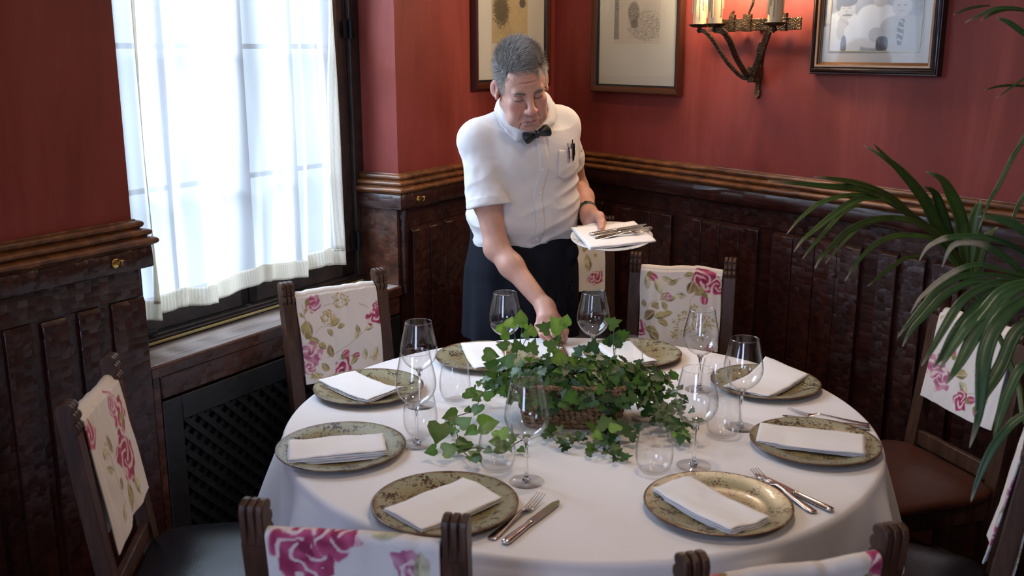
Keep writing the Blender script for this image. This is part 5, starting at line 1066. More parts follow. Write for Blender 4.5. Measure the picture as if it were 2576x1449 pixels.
# ------------------------------------------------------------------ palm at the right
def palm():
    e = tag(empty('potted_palm', (1.62, 1.75, 0)), 'tall potted palm reaching in from the right edge with long narrow arching leaves', 'plant'); bpy.context.view_layer.update(); inv = e.matrix_world.inverted()
    mat = leaf_mat('palm_leaf', .18, .34); rnd = random.Random(9)
    def frond(data, tone, pale=()):
        V, F, Cc = [], [], []
        for li, (pts, w) in enumerate(data):
            P = spline(pts, 34); T = np.gradient(P, axis=0); T /= np.linalg.norm(T, axis=1)[:, None]
            upv = np.array([-.25, -.80, .55]); S = np.cross(T, upv); S /= np.linalg.norm(S, axis=1)[:, None] + 1e-9; N = np.cross(S, T); N *= np.sign(N @ upv)[:, None]
            base = len(V); n = len(P); col = np.array(tone) * rnd.uniform(.85, 1.5); hw = w * .56
            for i in range(n):
                t = i / (n - 1); ww = hw * min(1, .35 + 2.6 * t) * (1 - max(0, (t - .55) / .45) ** 1.7) + .0006
                dry = max(0, (t - .88) / .12) if rnd.random() < 2 else 0
                if li in pale: dry = max(dry, min(1, max(0, (t - pale[li]) / .08)) * .9)
                cc = col * (1 - dry) + np.array([.34, .31, .24]) * dry
                for k, (a, d) in enumerate(((-1, 0), (-.5, -.10), (0, -.28), (.5, -.10), (1, 0))):
                    V.append(P[i] + S[i] * ww * a + N[i] * ww * d); Cc.append(cc * (1.15 if k == 2 else (.9 if k % 2 else 1.0)))
            F += [(base + i * 5 + k, base + (i + 1) * 5 + k, base + (i + 1) * 5 + k + 1, base + i * 5 + k + 1) for i in range(n - 1) for k in range(4)]
        o = obj('frond', np.array(V), F, mat, None, True); color_attr(o, np.array(Cc)); o.parent = e; o.matrix_parent_inverse = inv
        sm = o.modifiers.new('thick', 'SOLIDIFY'); sm.thickness = .0006
    frond(FROND_A, (.045, .085, .018)); frond(FROND_G, (.035, .080, .028), {0: .62, 1: .42, 2: .40}); frond(FROND_T, (.030, .070, .026))
    pm = plain('palm_petiole', (.045, .075, .018), .4)
    for path in (PETIOLE + [(1.42, 1.95, .80), (1.55, 1.80, .45), (1.60, 1.76, .32)], [FROND_G[4][0][0], (1.30, 1.88, 1.20), (1.50, 1.82, .9), (1.60, 1.77, .32)], [FROND_T[1][0][0], (1.45, 2.1, 1.55), (1.56, 1.9, 1.0), (1.62, 1.76, .32)]):
        b = MB_(); b.tube(spline(path, 40), np.linspace(.0035, .010, 40), 8); o = b.build('petiole', pm, None); o.parent = e; o.matrix_parent_inverse = inv
    b = MB_(); b.lathe([(0, 0), (.13, 0), (.135, .01), (.17, .30), (.178, .31), (.178, .335), (.165, .335), (.160, .30), (0, .295)], 40); b.build('pot', plain('terracotta_pot', (.20, .075, .035), .7), e)
palm()
# ------------------------------------------------------------------ the waiter: signed-distance sculpting, meshed with surface nets
def smin(a, b, k):
    if k <= 0: return np.minimum(a, b)
    h = np.clip(.5 + .5 * (b - a) / k, 0, 1); return b + (a - b) * h - k * h * (1 - h)
class SDF:
    def __init__(s): s.p = []
    def _add(s, fn, lo, hi, k, op): s.p.append((fn, np.array(lo, float), np.array(hi, float), k, op)); return s
    def cap(s, a, b, ra, rb, k=.01, op=1, xf=None):
        a, b = np.array(a, float), np.array(b, float)
        def fn(P):
            Q = P if xf is None else xf(P); ba = b - a; t = np.clip(((Q - a) @ ba) / (ba @ ba), 0, 1)
            return np.linalg.norm(Q - a - t[..., None] * ba, axis=-1) - (ra + (rb - ra) * t)
        return s._box(fn, [a, b], max(ra, rb), k, op, xf)
    def ell(s, c, r, k=.01, op=1, rot=None, xf=None):
        c, r = np.array(c, float), np.array(r, float); Rm = np.eye(3) if rot is None else np.array(Euler([R(q) for q in rot]).to_matrix())
        def fn(P):
            Q = P if xf is None else xf(P); q = (Q - c) @ Rm; k0 = np.linalg.norm(q / r, axis=-1); k1 = np.linalg.norm(q / r ** 2, axis=-1) + 1e-9
            return k0 * (k0 - 1) / k1
        return s._box(fn, [c], r.max(), k, op, xf)
    def _box(s, fn, pts, rad, k, op, xf):
        pts = np.array(pts)
        if xf is not None: pts = xf.inv(pts)
        return s._add(fn, pts.min(0) - rad, pts.max(0) + rad, k, op)
    def raw(s, fn, lo, hi, k=.01, op=1): return s._add(fn, lo, hi, k, op)
    def __call__(s, P, lo=None, hi=None, m=.035):
        d = np.full(P.shape[:-1], .06)
        for fn, l, h, k, op in s.p:
            if lo is not None and (np.any(l - m - k > hi) or np.any(h + m + k < lo)): continue
            v = fn(P); d = smin(d, v, k) if op > 0 else -smin(-d, v, k)
        return d
    def bounds(s):
        q = [x for x in s.p if x[4] > 0]; return np.min([x[1] for x in q], 0) - .02, np.max([x[2] for x in q], 0) + .02
class XF:
    """rigid transform world -> local"""
    def __init__(s, Rm, t): s.R, s.t = np.array(Rm), np.array(t)
    def __call__(s, P): return (P - s.t) @ s.R
    def inv(s, Q): return Q @ s.R.T + s.t
def surface_nets(f, h, lo=None, hi=None, n=24):
    if lo is None: lo, hi = f.bounds()
    lo = np.array(lo); nb = np.ceil((np.array(hi) - lo) / (h * n)).astype(int)
    ids, pos, quads = [], [], []; dims = nb * n + 2
    key = lambda i, j, k: (i * dims[1] + j) * dims[2] + k
    g = np.arange(n + 1); I, J, K = np.meshgrid(g, g, g, indexing='ij'); G = np.stack([I, J, K], -1)
    cor = [(a, b, c) for a in (0, 1) for b in (0, 1) for c in (0, 1)]
    edges = [(p, q) for p in range(8) for q in range(p + 1, 8) if sum(abs(np.array(cor[p]) - cor[q])) == 1]
    half = h * n * .5 * math.sqrt(3) + h
    for bi in range(nb[0]):
        for bj in range(nb[1]):
            for bk in range(nb[2]):
                o = np.array([bi, bj, bk]) * n; l0 = lo + o * h; l1 = l0 + n * h
                c = (l0 + l1) / 2
                if abs(float(f(c[None], c - half, c + half, .06)[0])) > half * 1.6 and abs(float(f(c[None])[0])) > half * 1.6: continue
                P = l0 + G * h; d = f(P, l0, l1)
                if d.min() > 0 or d.max() < 0: continue
                cs = [d[a:n + a, b:n + b, c_:n + c_] for a, b, c_ in cor]; neg = sum((x < 0).astype(int) for x in cs); act = (neg > 0) & (neg < 8)
                if act.any():
                    ai, aj, ak = np.nonzero(act); vals = np.stack([x[act] for x in cs], -1); acc = np.zeros((len(ai), 3)); cnt = np.zeros(len(ai))
                    for p, q in edges:
                        a, b = vals[:, p], vals[:, q]; m = (a < 0) != (b < 0); t = np.where(m, a / np.where(m, a - b, 1), 0)
                        acc += np.where(m[:, None], np.array(cor[p]) + t[:, None] * (np.array(cor[q]) - cor[p]), 0); cnt += m
                    pos.append(l0 + (np.stack([ai, aj, ak], -1) + acc / cnt[:, None]) * h); ids.append(key(ai + o[0], aj + o[1], ak + o[2]))
                for ax in range(3):
                    e = [0, 0, 0]; e[ax] = 1; a = d[:n, :n, :n]; b = d[e[0]:n + e[0], e[1]:n + e[1], e[2]:n + e[2]]; m = (a < 0) != (b < 0)
                    if not m.any(): continue
                    i, j, k = [x + y for x, y in zip(np.nonzero(m), o)]; flip = a[m] < 0
                    u, v = [(0, 1, 0), (0, 0, 1), (1, 0, 0)][ax], [(0, 0, 1), (1, 0, 0), (0, 1, 0)][ax]
                    q = np.stack([key(i, j, k), key(i - u[0], j - u[1], k - u[2]), key(i - u[0] - v[0], j - u[1] - v[1], k - u[2] - v[2]), key(i - v[0], j - v[1], k - v[2])], -1)
                    q[~flip] = q[~flip][:, ::-1]; quads.append(q)
    ids = np.concatenate(ids); pos = np.concatenate(pos); quads = np.concatenate(quads); so = np.argsort(ids); ids, pos = ids[so], pos[so]
    w = np.searchsorted(ids, quads); w = np.clip(w, 0, len(ids) - 1); ok = (ids[w] == quads).all(1); F = w[ok]
    return pos, F
def fast_obj(name, V, F, mat, parent=None):
    """quads (or tris) as numpy arrays"""
    me = bpy.data.meshes.new(name); k = F.shape[1]
    me.vertices.add(len(V)); me.vertices.foreach_set('co', np.ascontiguousarray(V, np.float32).ravel())
    me.loops.add(F.size); me.loops.foreach_set('vertex_index', np.ascontiguousarray(F, np.int32).ravel())
    me.polygons.add(len(F)); me.polygons.foreach_set('loop_start', np.arange(0, F.size, k, dtype=np.int32)); me.polygons.foreach_set('loop_total', np.full(len(F), k, np.int32))
    me.update(calc_edges=True); me.validate(); me.polygons.foreach_set('use_smooth', np.ones(len(me.polygons), bool)); me.materials.append(mat)
    return link(bpy.data.objects.new(name, me), parent)
# body frame: l = his left, f = the way his chest faces
TH = R(22); lv = np.array([math.cos(TH), math.sin(TH), 0]); fv = np.array([math.sin(TH), -math.cos(TH), 0])
def rotm(a, b, g):
    return np.array(Matrix.Rotation(R(b), 3, 'Z') @ Matrix.Rotation(R(a), 3, 'X') @ Matrix.Rotation(R(g), 3, 'Y'))
HX = XF(rotm(23.5, 16.5, -10), (.031, 3.29, 1.577))          # head: local -y is the face
SH_R, EL_R, WR_R = np.array([-.122, 3.372, 1.392]), np.array([-.052, 3.308, 1.038]), np.array([.110, 3.172, .866])
SH_L, EL_L, WR_L = np.array([.172, 3.500, 1.425]), np.array([.243, 3.715, 1.185]), np.array([.272, 3.470, 1.127])
TOR = np.array([  # z, cx, cy, half width, half depth
    [.60, .035, 3.560, .170, .120], [.85, .035, 3.555, .178, .126], [.95, .035, 3.540, .180, .132], [1.02, .036, 3.525, .176, .138], [1.10, .038, 3.510, .178, .144], [1.20, .042, 3.490, .178, .136], [1.30, .044, 3.468, .178, .124], [1.38, .046, 3.450, .160, .104], [1.45, .05, 3.43, .12, .08]])
def torso(grow=0.0, z0=.85, z1=1.42, gz=None):
    def fn(P):
        z = P[..., 2]; cx, cy, a, b = [np.interp(z, TOR[:, 0], TOR[:, k]) for k in (1, 2, 3, 4)]
        g = grow if gz is None else grow + np.interp(z, gz[0], gz[1])
        dx, dy = P[..., 0] - cx, P[..., 1] - cy; x = dx * lv[0] + dy * lv[1]; y = dx * fv[0] + dy * fv[1]
        a, b = a + g, b + g; e = 2.25; k = (np.abs(x / a) ** e + np.abs(y / b) ** e) ** (1 / e)
        return np.maximum(np.maximum((k - 1) * np.minimum(a, b) * .93, z - z1), z0 - z)
    return fn
TLO, THI = (-.24, 3.30, .80), (.30, 3.76, 1.47)
def add_shoulders(s, g=0.0, k=.05):
    s.cap(SH_R, SH_L, .060 + g, .060 + g, k)
    s.cap((-.085, 3.392, 1.408), (.012, 3.405, 1.470), .046 + g, .046 + g, k); s.cap((.162, 3.495, 1.438), (.080, 3.440, 1.482), .046 + g, .046 + g, k)
    s.ell((.058, 3.425, 1.345), (.15 + g, .10 + g, .11), k, rot=(0, 0, 22))
    s.cap((.05, 3.43, 1.42), (.046, 3.405, 1.48), .062 + g, .054 + g, .03)
def head_sdf(s):
    x = HX
    s.ell((0, .014, .034), (.0745, .097, .088), .02, xf=x)
    s.ell((0, -.030, -.038), (.0625, .062, .084), .03, xf=x)
    s.ell((0, -.050, .036), (.056, .042, .050), .03, xf=x)
    for q in (-1, 1):
        s.cap((q * .056, .0, -.052), (q * .025, -.070, -.099), .021, .019, .025, xf=x)         # jaw
        s.ell((q * .041, -.066, -.026), (.023, .022, .020), .02, xf=x)                          # cheekbone
        s.ell((q * .0385, -.070, -.058), (.021, .022, .028), .016, xf=x)                          # cheek
    s.ell((0, -.082, -.105), (.022, .018, .016), .018, xf=x)                                    # chin
    s.ell((0, -.078, -.074), (.034, .026, .028), .018, xf=x)                                    # muzzle
    s.cap((-.036, -.083, .021), (.036, -.083, .021), .0125, .0125, .014, xf=x)                  # brow ridge
    for q in (-1, 1): s.ell((q * .0320, -.098, .0005), (.0190, .0165, .0135), .010, -1, xf=x)     # sockets
    for q in (-1, 1):
        s.ell((q * .0315, -.0752, -.0005), (.0160, .0140, .0118), .003, xf=x)                    # lids over the eyes
        s.ell((q * .0330, -.0800, -.0155), (.0155, .0085, .0058), .005, xf=x)                      # bag under the eye
        pts = [(-.0140, -.0835, -.0062), (-.006, -.0890, -.0086), (.003, -.0895, -.0090), (.0125, -.0855, -.0062)]
        for a, b in zip(pts[:-1], pts[1:]): s.cap((q * .0315 + q * a[0], a[1], a[2]), (q * .0315 + q * b[0], b[1], b[2]), .0019, .0019, .0015, -1, xf=x)
        pts = [(-.015, -.083, .0060), (-.004, -.0880, .0105), (.008, -.0870, .0100), (.017, -.080, .0035)]
        for a, b in zip(pts[:-1], pts[1:]): s.cap((q * .0315 + q * a[0], a[1], a[2]), (q * .0315 + q * b[0], b[1], b[2]), .0017, .0017, .0025, -1, xf=x)
    s.cap((0, -.090, .012), (0, -.113, -.030), .0088, .0115, .014, xf=x)                        # nose
    s.ell((0, -.1170, -.037), (.0148, .0135, .0125), .010, xf=x)
    for q in (-1, 1):
        s.ell((q * .0145, -.103, -.041), (.0095, .0120, .0095), .006, xf=x)
        s.ell((q * .0075, -.111, -.0485), (.0035, .005, .003), .003, -1, xf=x)
        a, b = (q * .0205, -.098, -.038), (q * .033, -.090, -.073); s.cap(a, b, .0020, .0024, .009, -1, xf=x)   # nasolabial fold
        s.cap((q * .029, -.089, -.084), (q * .034, -.080, -.106), .0012, .0016, .008, -1, xf=x)
        s.ell((q * .049, -.052, -.088), (.018, .022, .020), .018, xf=x)                             # jowl
    s.cap((-.019, -.0985, -.0735), (0, -.1045, -.0705), .0038, .0052, .005, xf=x); s.cap((.019, -.0985, -.0735), (0, -.1045, -.0705), .0038, .0052, .005, xf=x)
    s.cap((-.016, -.0985, -.0835), (.016, -.0985, -.0835), .0056, .0056, .006, xf=x)
    for q in (-1, 1): s.cap((0, -.1085, -.0770), (q * .023, -.0975, -.0785), .0015, .0015, .0022, -1, xf=x)
    s.cap((-.014, -.098, -.0945), (.014, -.098, -.0945), .0032, .0032, .007, -1, xf=x)
    for z, w in ((.052, .032), (.066, .034)): s.cap((-w, -.0905, z), (w, -.0905, z), .0010, .0010, .006, -1, xf=x)
    s.cap((-.005, -.0955, .018), (-.004, -.0935, .034), .0010, .0010, .004, -1, xf=x); s.cap((.005, -.0955, .018), (.004, -.0935, .034), .0010, .0010, .004, -1, xf=x)
    for q in (-1, 1):                                                                           # ears
        s.ell((q * .0855, .014, -.002), (.0068, .0205, .0325), .005, rot=(14, 0, -q * 34), xf=x)
        s.ell((q * .0925, .006, .002), (.0075, .0120, .0215), .003, -1, rot=(14, 0, -q * 34), xf=x)
        s.ell((q * .0850, .003, -.028), (.0060, .0090, .0095), .005, xf=x)
        s.ell((q * .0805, -.002, -.006), (.0045, .0050, .0085), .004, xf=x); s.cap((q * .089, .013, .014), (q * .090, .014, -.012), .0026, .0022, .003, xf=x)
def finger(s, pts, rad, k=.0035):
    for (a, b, ra, rb) in zip(pts[:-1], pts[1:], rad[:-1], rad[1:]): s.cap(a, b, ra, rb, k)
BODY = SDF()
BODY.raw(torso(-.012, .88, 1.40), TLO, THI, .02)
add_shoulders(BODY, -.010, .04)
BODY.cap(HX.inv(np.array([0, .022, -.045])), (.042, 3.395, 1.470), .056, .060, .025)
head_sdf(BODY)
# right arm hanging down to the table
BODY.cap(SH_R, SH_R + (EL_R - SH_R) * .55, .046, .0485, .02); BODY.cap(SH_R + (EL_R - SH_R) * .45, EL_R, .0480, .0375, .03); BODY.ell(EL_R + np.array([-.010, .012, -.004]), (.022, .022, .030), .03)
BODY.cap(EL_R, EL_R + (WR_R - EL_R) * .30, .0370, .0380, .03); BODY.cap(EL_R + (WR_R - EL_R) * .30, WR_R, .0380, .0265, .03)
BODY.cap(WR_R, (.106, 3.140, .838), .0270, .026, .02); BODY.cap(WR_R, (.128, 3.140, .842), .0260, .026, .02)
KN = [(.084, 3.126, .817), (.104, 3.116, .824), (.125, 3.113, .828), (.146, 3.118, .827)]
for kx in KN: BODY.cap((.113, 3.150, .848), kx, .020, .0118, .010)
finger(BODY, [KN[0], (.096, 3.098, .792), (.110, 3.098, .777), (.121, 3.108, .7725)], [.0105, .0090, .0082, .0070])
finger(BODY, [KN[1], (.112, 3.084, .797), (.125, 3.084, .779), (.135, 3.096, .7720)], [.0112, .0096, .0088, .0074])
finger(BODY, [KN[2], (.134, 3.080, .799), (.143, 3.083, .780), (.149, 3.096, .7720)], [.0115, .0098, .0090, .0075])
finger(BODY, [KN[3], (.156, 3.088, .800), (.160, 3.090, .782), (.161, 3.101, .7730)], [.0112, .0096, .0088, .0074])
finger(BODY, [(.130, 3.158, .848), (.158, 3.135, .825), (.172, 3.112, .802), (.170, 3.098, .780)], [.0175, .0140, .0122, .0098], .006)
# left arm, forearm towards us, carrying the plate
BODY.cap(SH_L, SH_L + (EL_L - SH_L) * .5, .044, .046, .02); BODY.cap(SH_L + (EL_L - SH_L) * .5, EL_L, .046, .039, .03)
BODY.cap(EL_L, EL_L + (WR_L - EL_L) * .4, .039, .0405, .03); BODY.cap(EL_L + (WR_L - EL_L) * .4, WR_L, .0405, .0285, .03)
BODY.cap(WR_L, (.284, 3.395, 1.106), .0275, .0270, .02); BODY.cap((.264, 3.450, 1.115), (.268, 3.392, 1.092), .022, .020, .02)
BODY.cap((.280, 3.440, 1.126), (.294, 3.374, 1.126), .025, .0205, .015)
finger(BODY, [(.284, 3.420, 1.130), (.297, 3.362, 1.136), (.3015, 3.312, 1.1235), (.2955, 3.258, 1.1065)], [.0225, .0170, .0142, .0118], .008)
finger(BODY, [(.302, 3.385, 1.092), (.330, 3.335, 1.068), (.343, 3.290, 1.060)], [.0125, .0100, .0085])
finger(BODY, [(.288, 3.385, 1.084), (.312, 3.325, 1.062), (.324, 3.275, 1.054)], [.0125, .0102, .0085])
finger(BODY, [(.275, 3.385, 1.079), (.292, 3.325, 1.059), (.302, 3.275, 1.052)], [.0120, .0098, .0082])
finger(BODY, [(.262, 3.388, 1.077), (.272, 3.335, 1.060), (.279, 3.298, 1.054)], [.0110, .0088, .0075])
def sleeve(a, b, t, r0, r1, cav):
    """short sleeve as a flat-ended cone, hollow towards the hem"""
    a, b = np.array(a), np.array(b); ax = (b - a); L = np.linalg.norm(ax) * t; ax = ax / np.linalg.norm(ax)
    def fn(P):
        q = P - a; h = q @ ax; rr = np.linalg.norm(q - h[..., None] * ax, axis=-1); u = np.clip(h / L, 0, 1)
        w = .0028 * noise3(np.stack([P[..., 0] * 26 + 3, P[..., 1] * 26, P[..., 2] * 7], -1), 1.0) + .0016 * noise3(P * 45.0)
        hem = .0012 * ((h > L - .026) & (h < L)).astype(float)
        rad = np.where(h < 0, np.linalg.norm(q, axis=-1), rr); outer = np.maximum(rad - (r0 + (r1 - r0) * u) - w * (.4 + u) - hem, h - L); inner = np.maximum(rr - (r0 + (r1 - r0) * u - .0048) - w * (.4 + u), L - .06 - h)
        return np.maximum(outer, -inner)
    e = a + ax * L; lo = np.minimum(a, e) - max(r0, r1) - .01; hi = np.maximum(a, e) + max(r0, r1) + .01
    return fn, lo, hi
SHIRT = SDF()
SHIRT.raw(torso(.008, .97, 1.42, ([.97, 1.02, 1.05, 1.08, 1.11, 1.2, 1.5], [-.010, -.006, .000, .008, .009, .004, .002])), TLO, THI, .02)
add_shoulders(SHIRT, .004, .05)
SHIRT.raw(*sleeve(SH_R + np.array([.012, .006, .004]), EL_R + np.array([.000, .004, 0]), .60, .063, .0735, 0), k=.022)
SHIRT.raw(*sleeve(SH_L + np.array([-.008, -.004, .010]), EL_L + np.array([-.012, 0, 0]), .55, .058, .0640, 0), k=.022)
_base_shirt = SHIRT.__call__
class Wrinkled(SDF):
    """shirt with pulled folds: diagonal at the belly, radiating from the right armpit"""
    def __call__(s, P, lo=None, hi=None, m=.035):
        d = SDF.__call__(s, P, lo, hi, m); x = P @ lv; y = P @ fv; z = P[..., 2]
        w = np.clip((1.36 - z) / .2, 0, 1)
        n = noise3(np.stack([x * 5 + z * 2, z * 21 - x * 9, y * 3], -1), 1.0); n = 1 - np.abs(n) * 2
        n2 = noise3(np.stack([x * 16 + z * 9, z * 10 - x * 3, y * 6], -1), 1.0); n2 = 1 - np.abs(n2) * 2
        low = np.clip((1.16 - z) / .14, 0, 1)
        n3 = noise3(np.stack([x * 9, z * 34 + x * 6, y * 4], -1), 1.0)
        arm = np.exp(-((x - (-.04)) ** 2 + (z - 1.27) ** 2) / .012)
        n4 = np.sin(np.arctan2(z - 1.34, x + .10) * 26 + 2.0 * n2)
        return d - (w * (.0062 * n + .0030 * n2) + low * .0042 * n3 + .0024 * arm * n4 + .0006 * noise3(P * 60.0))
SHIRT.__class__ = Wrinkled
def march(f, p, d, tmax=.4, n=70):
    """sphere-march points p along unit d onto the surface f"""
    p = np.array(p, float); t = np.zeros(p.shape[:-1]); d = np.broadcast_to(np.asarray(d, float), p.shape); e = p + d * tmax
    lo, hi = np.minimum(p, e).reshape(-1, 3).min(0), np.maximum(p, e).reshape(-1, 3).max(0)
    for _ in range(n):
        v = f(p + t[..., None] * d, lo, hi); t = np.minimum(t + v * .6, tmax)
    return p + t[..., None] * d
def grad(f, p, e=.0015):
    g = np.stack([f(p + np.eye(3)[k] * e) - f(p - np.eye(3)[k] * e) for k in range(3)], -1); return g / (np.linalg.norm(g, axis=-1, keepdims=True) + 1e-9)
def body_pt(l, z, out=.35):
    """a point well in front of the chest at body coordinates (l, z)"""
    l, z = np.broadcast_arrays(np.asarray(l, float), np.asarray(z, float)); c = np.array([.045, 3.47, 0])
    return c + l[..., None] * lv + np.stack([0 * z, 0 * z, z], -1) + fv * out
def on_shirt(l, z, off=.0): 
    p = march(SHIRT, body_pt(l, z), -fv); return p + fv * off
def waiter():
    man = tag(empty('person', (.04, 3.52, 0)), 'grey haired waiter in a white short sleeved shirt and black bow tie laying the table', 'person')
    bpy.context.view_layer.update(); inv = man.matrix_world.inverted()
    def own(o, parent=None):
        o.parent = parent or man; o.matrix_parent_inverse = inv if parent is None else Matrix.Identity(4); return o
    # --- skin
    m = NT('skin'); at = m.n('Attribute', attribute_name='paint'); n = m.n('TexNoise', {'Vector': m.coord(), 'Scale': 300, 'Detail': 3}); n2 = m.n('TexNoise', {'Vector': m.coord(), 'Scale': 35, 'Detail': 4})
    k = m.n('MixRGB', {'Fac': .12, 'Color1': at, 'Color2': (n2, 0)}, blend_type='OVERLAY')
    m.set(Base_Color=k, Roughness=.46, Normal=m.bump(n, .12, .001), Subsurface_Weight=.12, Subsurface_Radius=(.010, .004, .002), Subsurface_Scale=.6)
    V, F = surface_nets(BODY, .0019); body = own(fast_obj('body', V, F, m.m))
    q = HX(V); base = np.array([.54, .295, .228]); col = np.ones((len(V), 3)) * base
    col *= (1 + .07 * noise3(V * 45.0))[:, None]
    near = (np.abs(q) < .16).all(1)
    def tint(c, r, to, a):
        d = np.linalg.norm((q - np.array(c)) / np.array(r), axis=1); w = (np.clip(1.2 - d, 0, 1) * a * near)[:, None]; col[:] = col * (1 - w) + np.array(to) * w
    for s in (-1, 1):
        tint((s * .042, -.072, -.036), (.030, .04, .026), (.52, .19, .15), .8); tint((s * .085, .012, 0), (.03, .03, .04), (.50, .20, .15), .6); tint((s * .0315, -.088, -.010), (.02, .02, .012), (.40, .19, .15), .5)
        tint((s * .0315, -.090, -.0080), (.0145, .008, .0020), (.10, .055, .045), .6)
    tint((0, -.118, -.036), (.018, .02, .018), (.52, .18, .14), .85); tint((0, -.105, -.077), (.026, .016, .011), (.40, .15, .13), .85); tint((0, -.108, -.0772), (.022, .014, .0022), (.16, .06, .05), .6)
    tint((0, -.09, .06), (.06, .03, .03), (.50, .25, .175), .6)
    for c in [(.16, 3.10, .79), (.30, 3.30, 1.13), (.13, 3.13, .83)]:
        d = np.linalg.norm(V - np.array(c), axis=1); w = (np.clip(1 - d / .05, 0, 1) * .45)[:, None]; col[:] = col * (1 - w) + np.array([.50, .20, .15]) * w
    color_attr(body, col)
    nail = plain('fingernail', (.62, .34, .28), .25)
    def nail_at(c, nrm, tdir, w=.0058, L=.0075):
        n_ = Vector(nrm).normalized(); t = Vector(tdir); t = (t - n_ * t.dot(n_)).normalized(); b_ = n_.cross(t); Vn = []; Fn = []
        for i in range(7):
            for j in range(7):
                a, e = (i / 3 - 1), (j / 3 - 1); k_ = max(abs(a), abs(e)) / max(1e-6, math.hypot(a, e)); Vn.append(tuple(Vector(c) + b_ * a * k_ * w + t * e * k_ * L + n_ * (.0008 - .0022 * (a * k_) ** 2)))
        o = own(obj('fingernail', Vn, grid_faces(7, 7).tolist(), nail)); sm = o.modifiers.new('t', 'SOLIDIFY'); sm.thickness = .0006
    nail_at((.2950, 3.2570, 1.1182), (-.02, -.35, .95), (-.12, -.95, -.28), .0070, .0090)
    nail_at((.1765, 3.0905, .7865), (.45, -.85, .25), (-.05, -.4, -.9), .0055, .0075)
    # --- hair: cap plus strands
    hm = NT('grey_hair'); ha = hm.n('Attribute', attribute_name='paint'); hm.l(ha, hm.b.inputs['Base Color']); hm.set(Roughness=.55)
    def hair_region(Q):
        """Q on the skull (local). >0 where hair grows"""
        x, y, z = Q[..., 0], Q[..., 1], Q[..., 2]; ax = np.abs(x)
        # lower limit of the hair as a function of the angle round the skull (0 = face, pi = nape)
        an = np.abs(np.arctan2(x * 1.2, -(y - .012))); jit = .004 * noise3(Q * 70.0)
        lim = np.interp(an, [0, .45, .72, .86, .98, 1.18, 1.36, 1.50, 1.75, 2.2, 3.15], [.081, .079, .074, .058, .020, -.024, -.034, .012, .022, -.050, -.085])
        return z - lim + jit
    class Cap(SDF):
        def __call__(s, P, lo=None, hi=None, m=.035):
            Q = HX(P); c = np.array([0, .016, .036])
            d = np.linalg.norm((Q - c) / np.array([.0775, .1010, .0930]), axis=-1); g = (d - 1) * .085
            g = g - .0030 * noise3(Q * 55.0) - .0016 * noise3(Q * 130.0) - .008 * np.clip((Q[..., 2] - .03) / .09, 0, 1) - .004 * np.clip((-Q[..., 1] - .02) / .05, 0, 1) * np.clip((Q[..., 2] - .06) / .03, 0, 1)
            hr = hair_region(Q); g = g + .009 * np.clip(1 - hr / .030, 0, 1) * np.clip(-Q[..., 1] / .02, 0, 1)
            return np.maximum(g, -hr * .8)
    cs = Cap(); lo, hi = HX.inv(np.array([[0, 0, .03]]))[0] - .15, HX.inv(np.array([[0, 0, .03]]))[0] + .15
    V, F = surface_nets(cs, .0026, lo, hi); cap_ = own(fast_obj('hair', V, F, hm.m)); Q = HX(V)
    g = .075 + .03 * noise3(Q * 30.0) + .03 * np.clip((.02 - Q[:, 2]) / .06, 0, 1) * (Q[:, 1] < .05); cc = np.stack([g, g * .93, g * .88], -1) ; color_attr(cap_, np.clip(cc, .02, .6))  # cap darker than the strands: shade at the roots put into its colour
    rnd = np.random.RandomState(4); N = 15000
    d = rnd.randn(N * 3, 3); d /= np.linalg.norm(d, axis=1)[:, None]; c = np.array([0, .016, .036]); q = c + d * np.array([.0790, .1025, .0935]) * 1.005
    q[:, 2] += .006 * np.clip((q[:, 2] - .03) / .09, 0, 1)
    ok = hair_region(q) > -.004; q, d = q[ok][:N], d[ok][:N]; n_ = len(q)
    nr = d / np.array([.079, .1025, .0935]); nr /= np.linalg.norm(nr, axis=1)[:, None]
    top = np.clip((q[:, 2] - .055) / .04, 0, 1)[:, None]; sx = np.sign(q[:, 0])[:, None]
    comb_top = np.array([[.35, -.45, .55]]) + 0 * q; comb_side = np.concatenate([0 * q[:, :1], .55 + 0 * q[:, :1], -.75 + 0 * q[:, :1]], 1)
    comb = comb_top * top + comb_side * (1 - top); whorl = noise3(q * 22.0)[:, None]; comb = comb + whorl * np.array([[.8, .35, .15]])
    comb = comb - nr * (comb * nr).sum(1)[:, None]; comb /= np.linalg.norm(comb, axis=1)[:, None] + 1e-6
    Ln = (.011 + .018 * top[:, 0] + .007 * rnd.rand(n_)); lift = (.46 + .34 * top[:, 0] + .26 * rnd.randn(n_))[:, None]
    dirn = comb + nr * lift + .30 * rnd.randn(n_, 3); dirn /= np.linalg.norm(dirn, axis=1)[:, None]
    side = np.cross(dirn, nr); side /= np.linalg.norm(side, axis=1)[:, None] + 1e-9; up = np.cross(side, dirn)
    segs = []
    for t, w in ((0, 1.), (.5, .85), (1., .15)):
        ctr = q - nr * .002 + dirn * (Ln * t)[:, None] + comb * (.004 * t * t) ; wd = .00044 * w
        for a in (0, 2.09, 4.19): segs.append(ctr + side * (wd * math.cos(a)) + up * (wd * math.sin(a)))
    P = np.stack(segs, 1).reshape(-1, 3); b0 = (np.arange(n_) * 9)[:, None]
    Fq = np.concatenate([b0 + np.array([[r * 3 + k, r * 3 + (k + 1) % 3, r * 3 + 3 + (k + 1) % 3, r * 3 + 3 + k]]) for r in range(2) for k in range(3)], 0)
    st = own(fast_obj('hair_strands', HX.inv(P), Fq, hm.m)); st['kind'] = 'stuff'
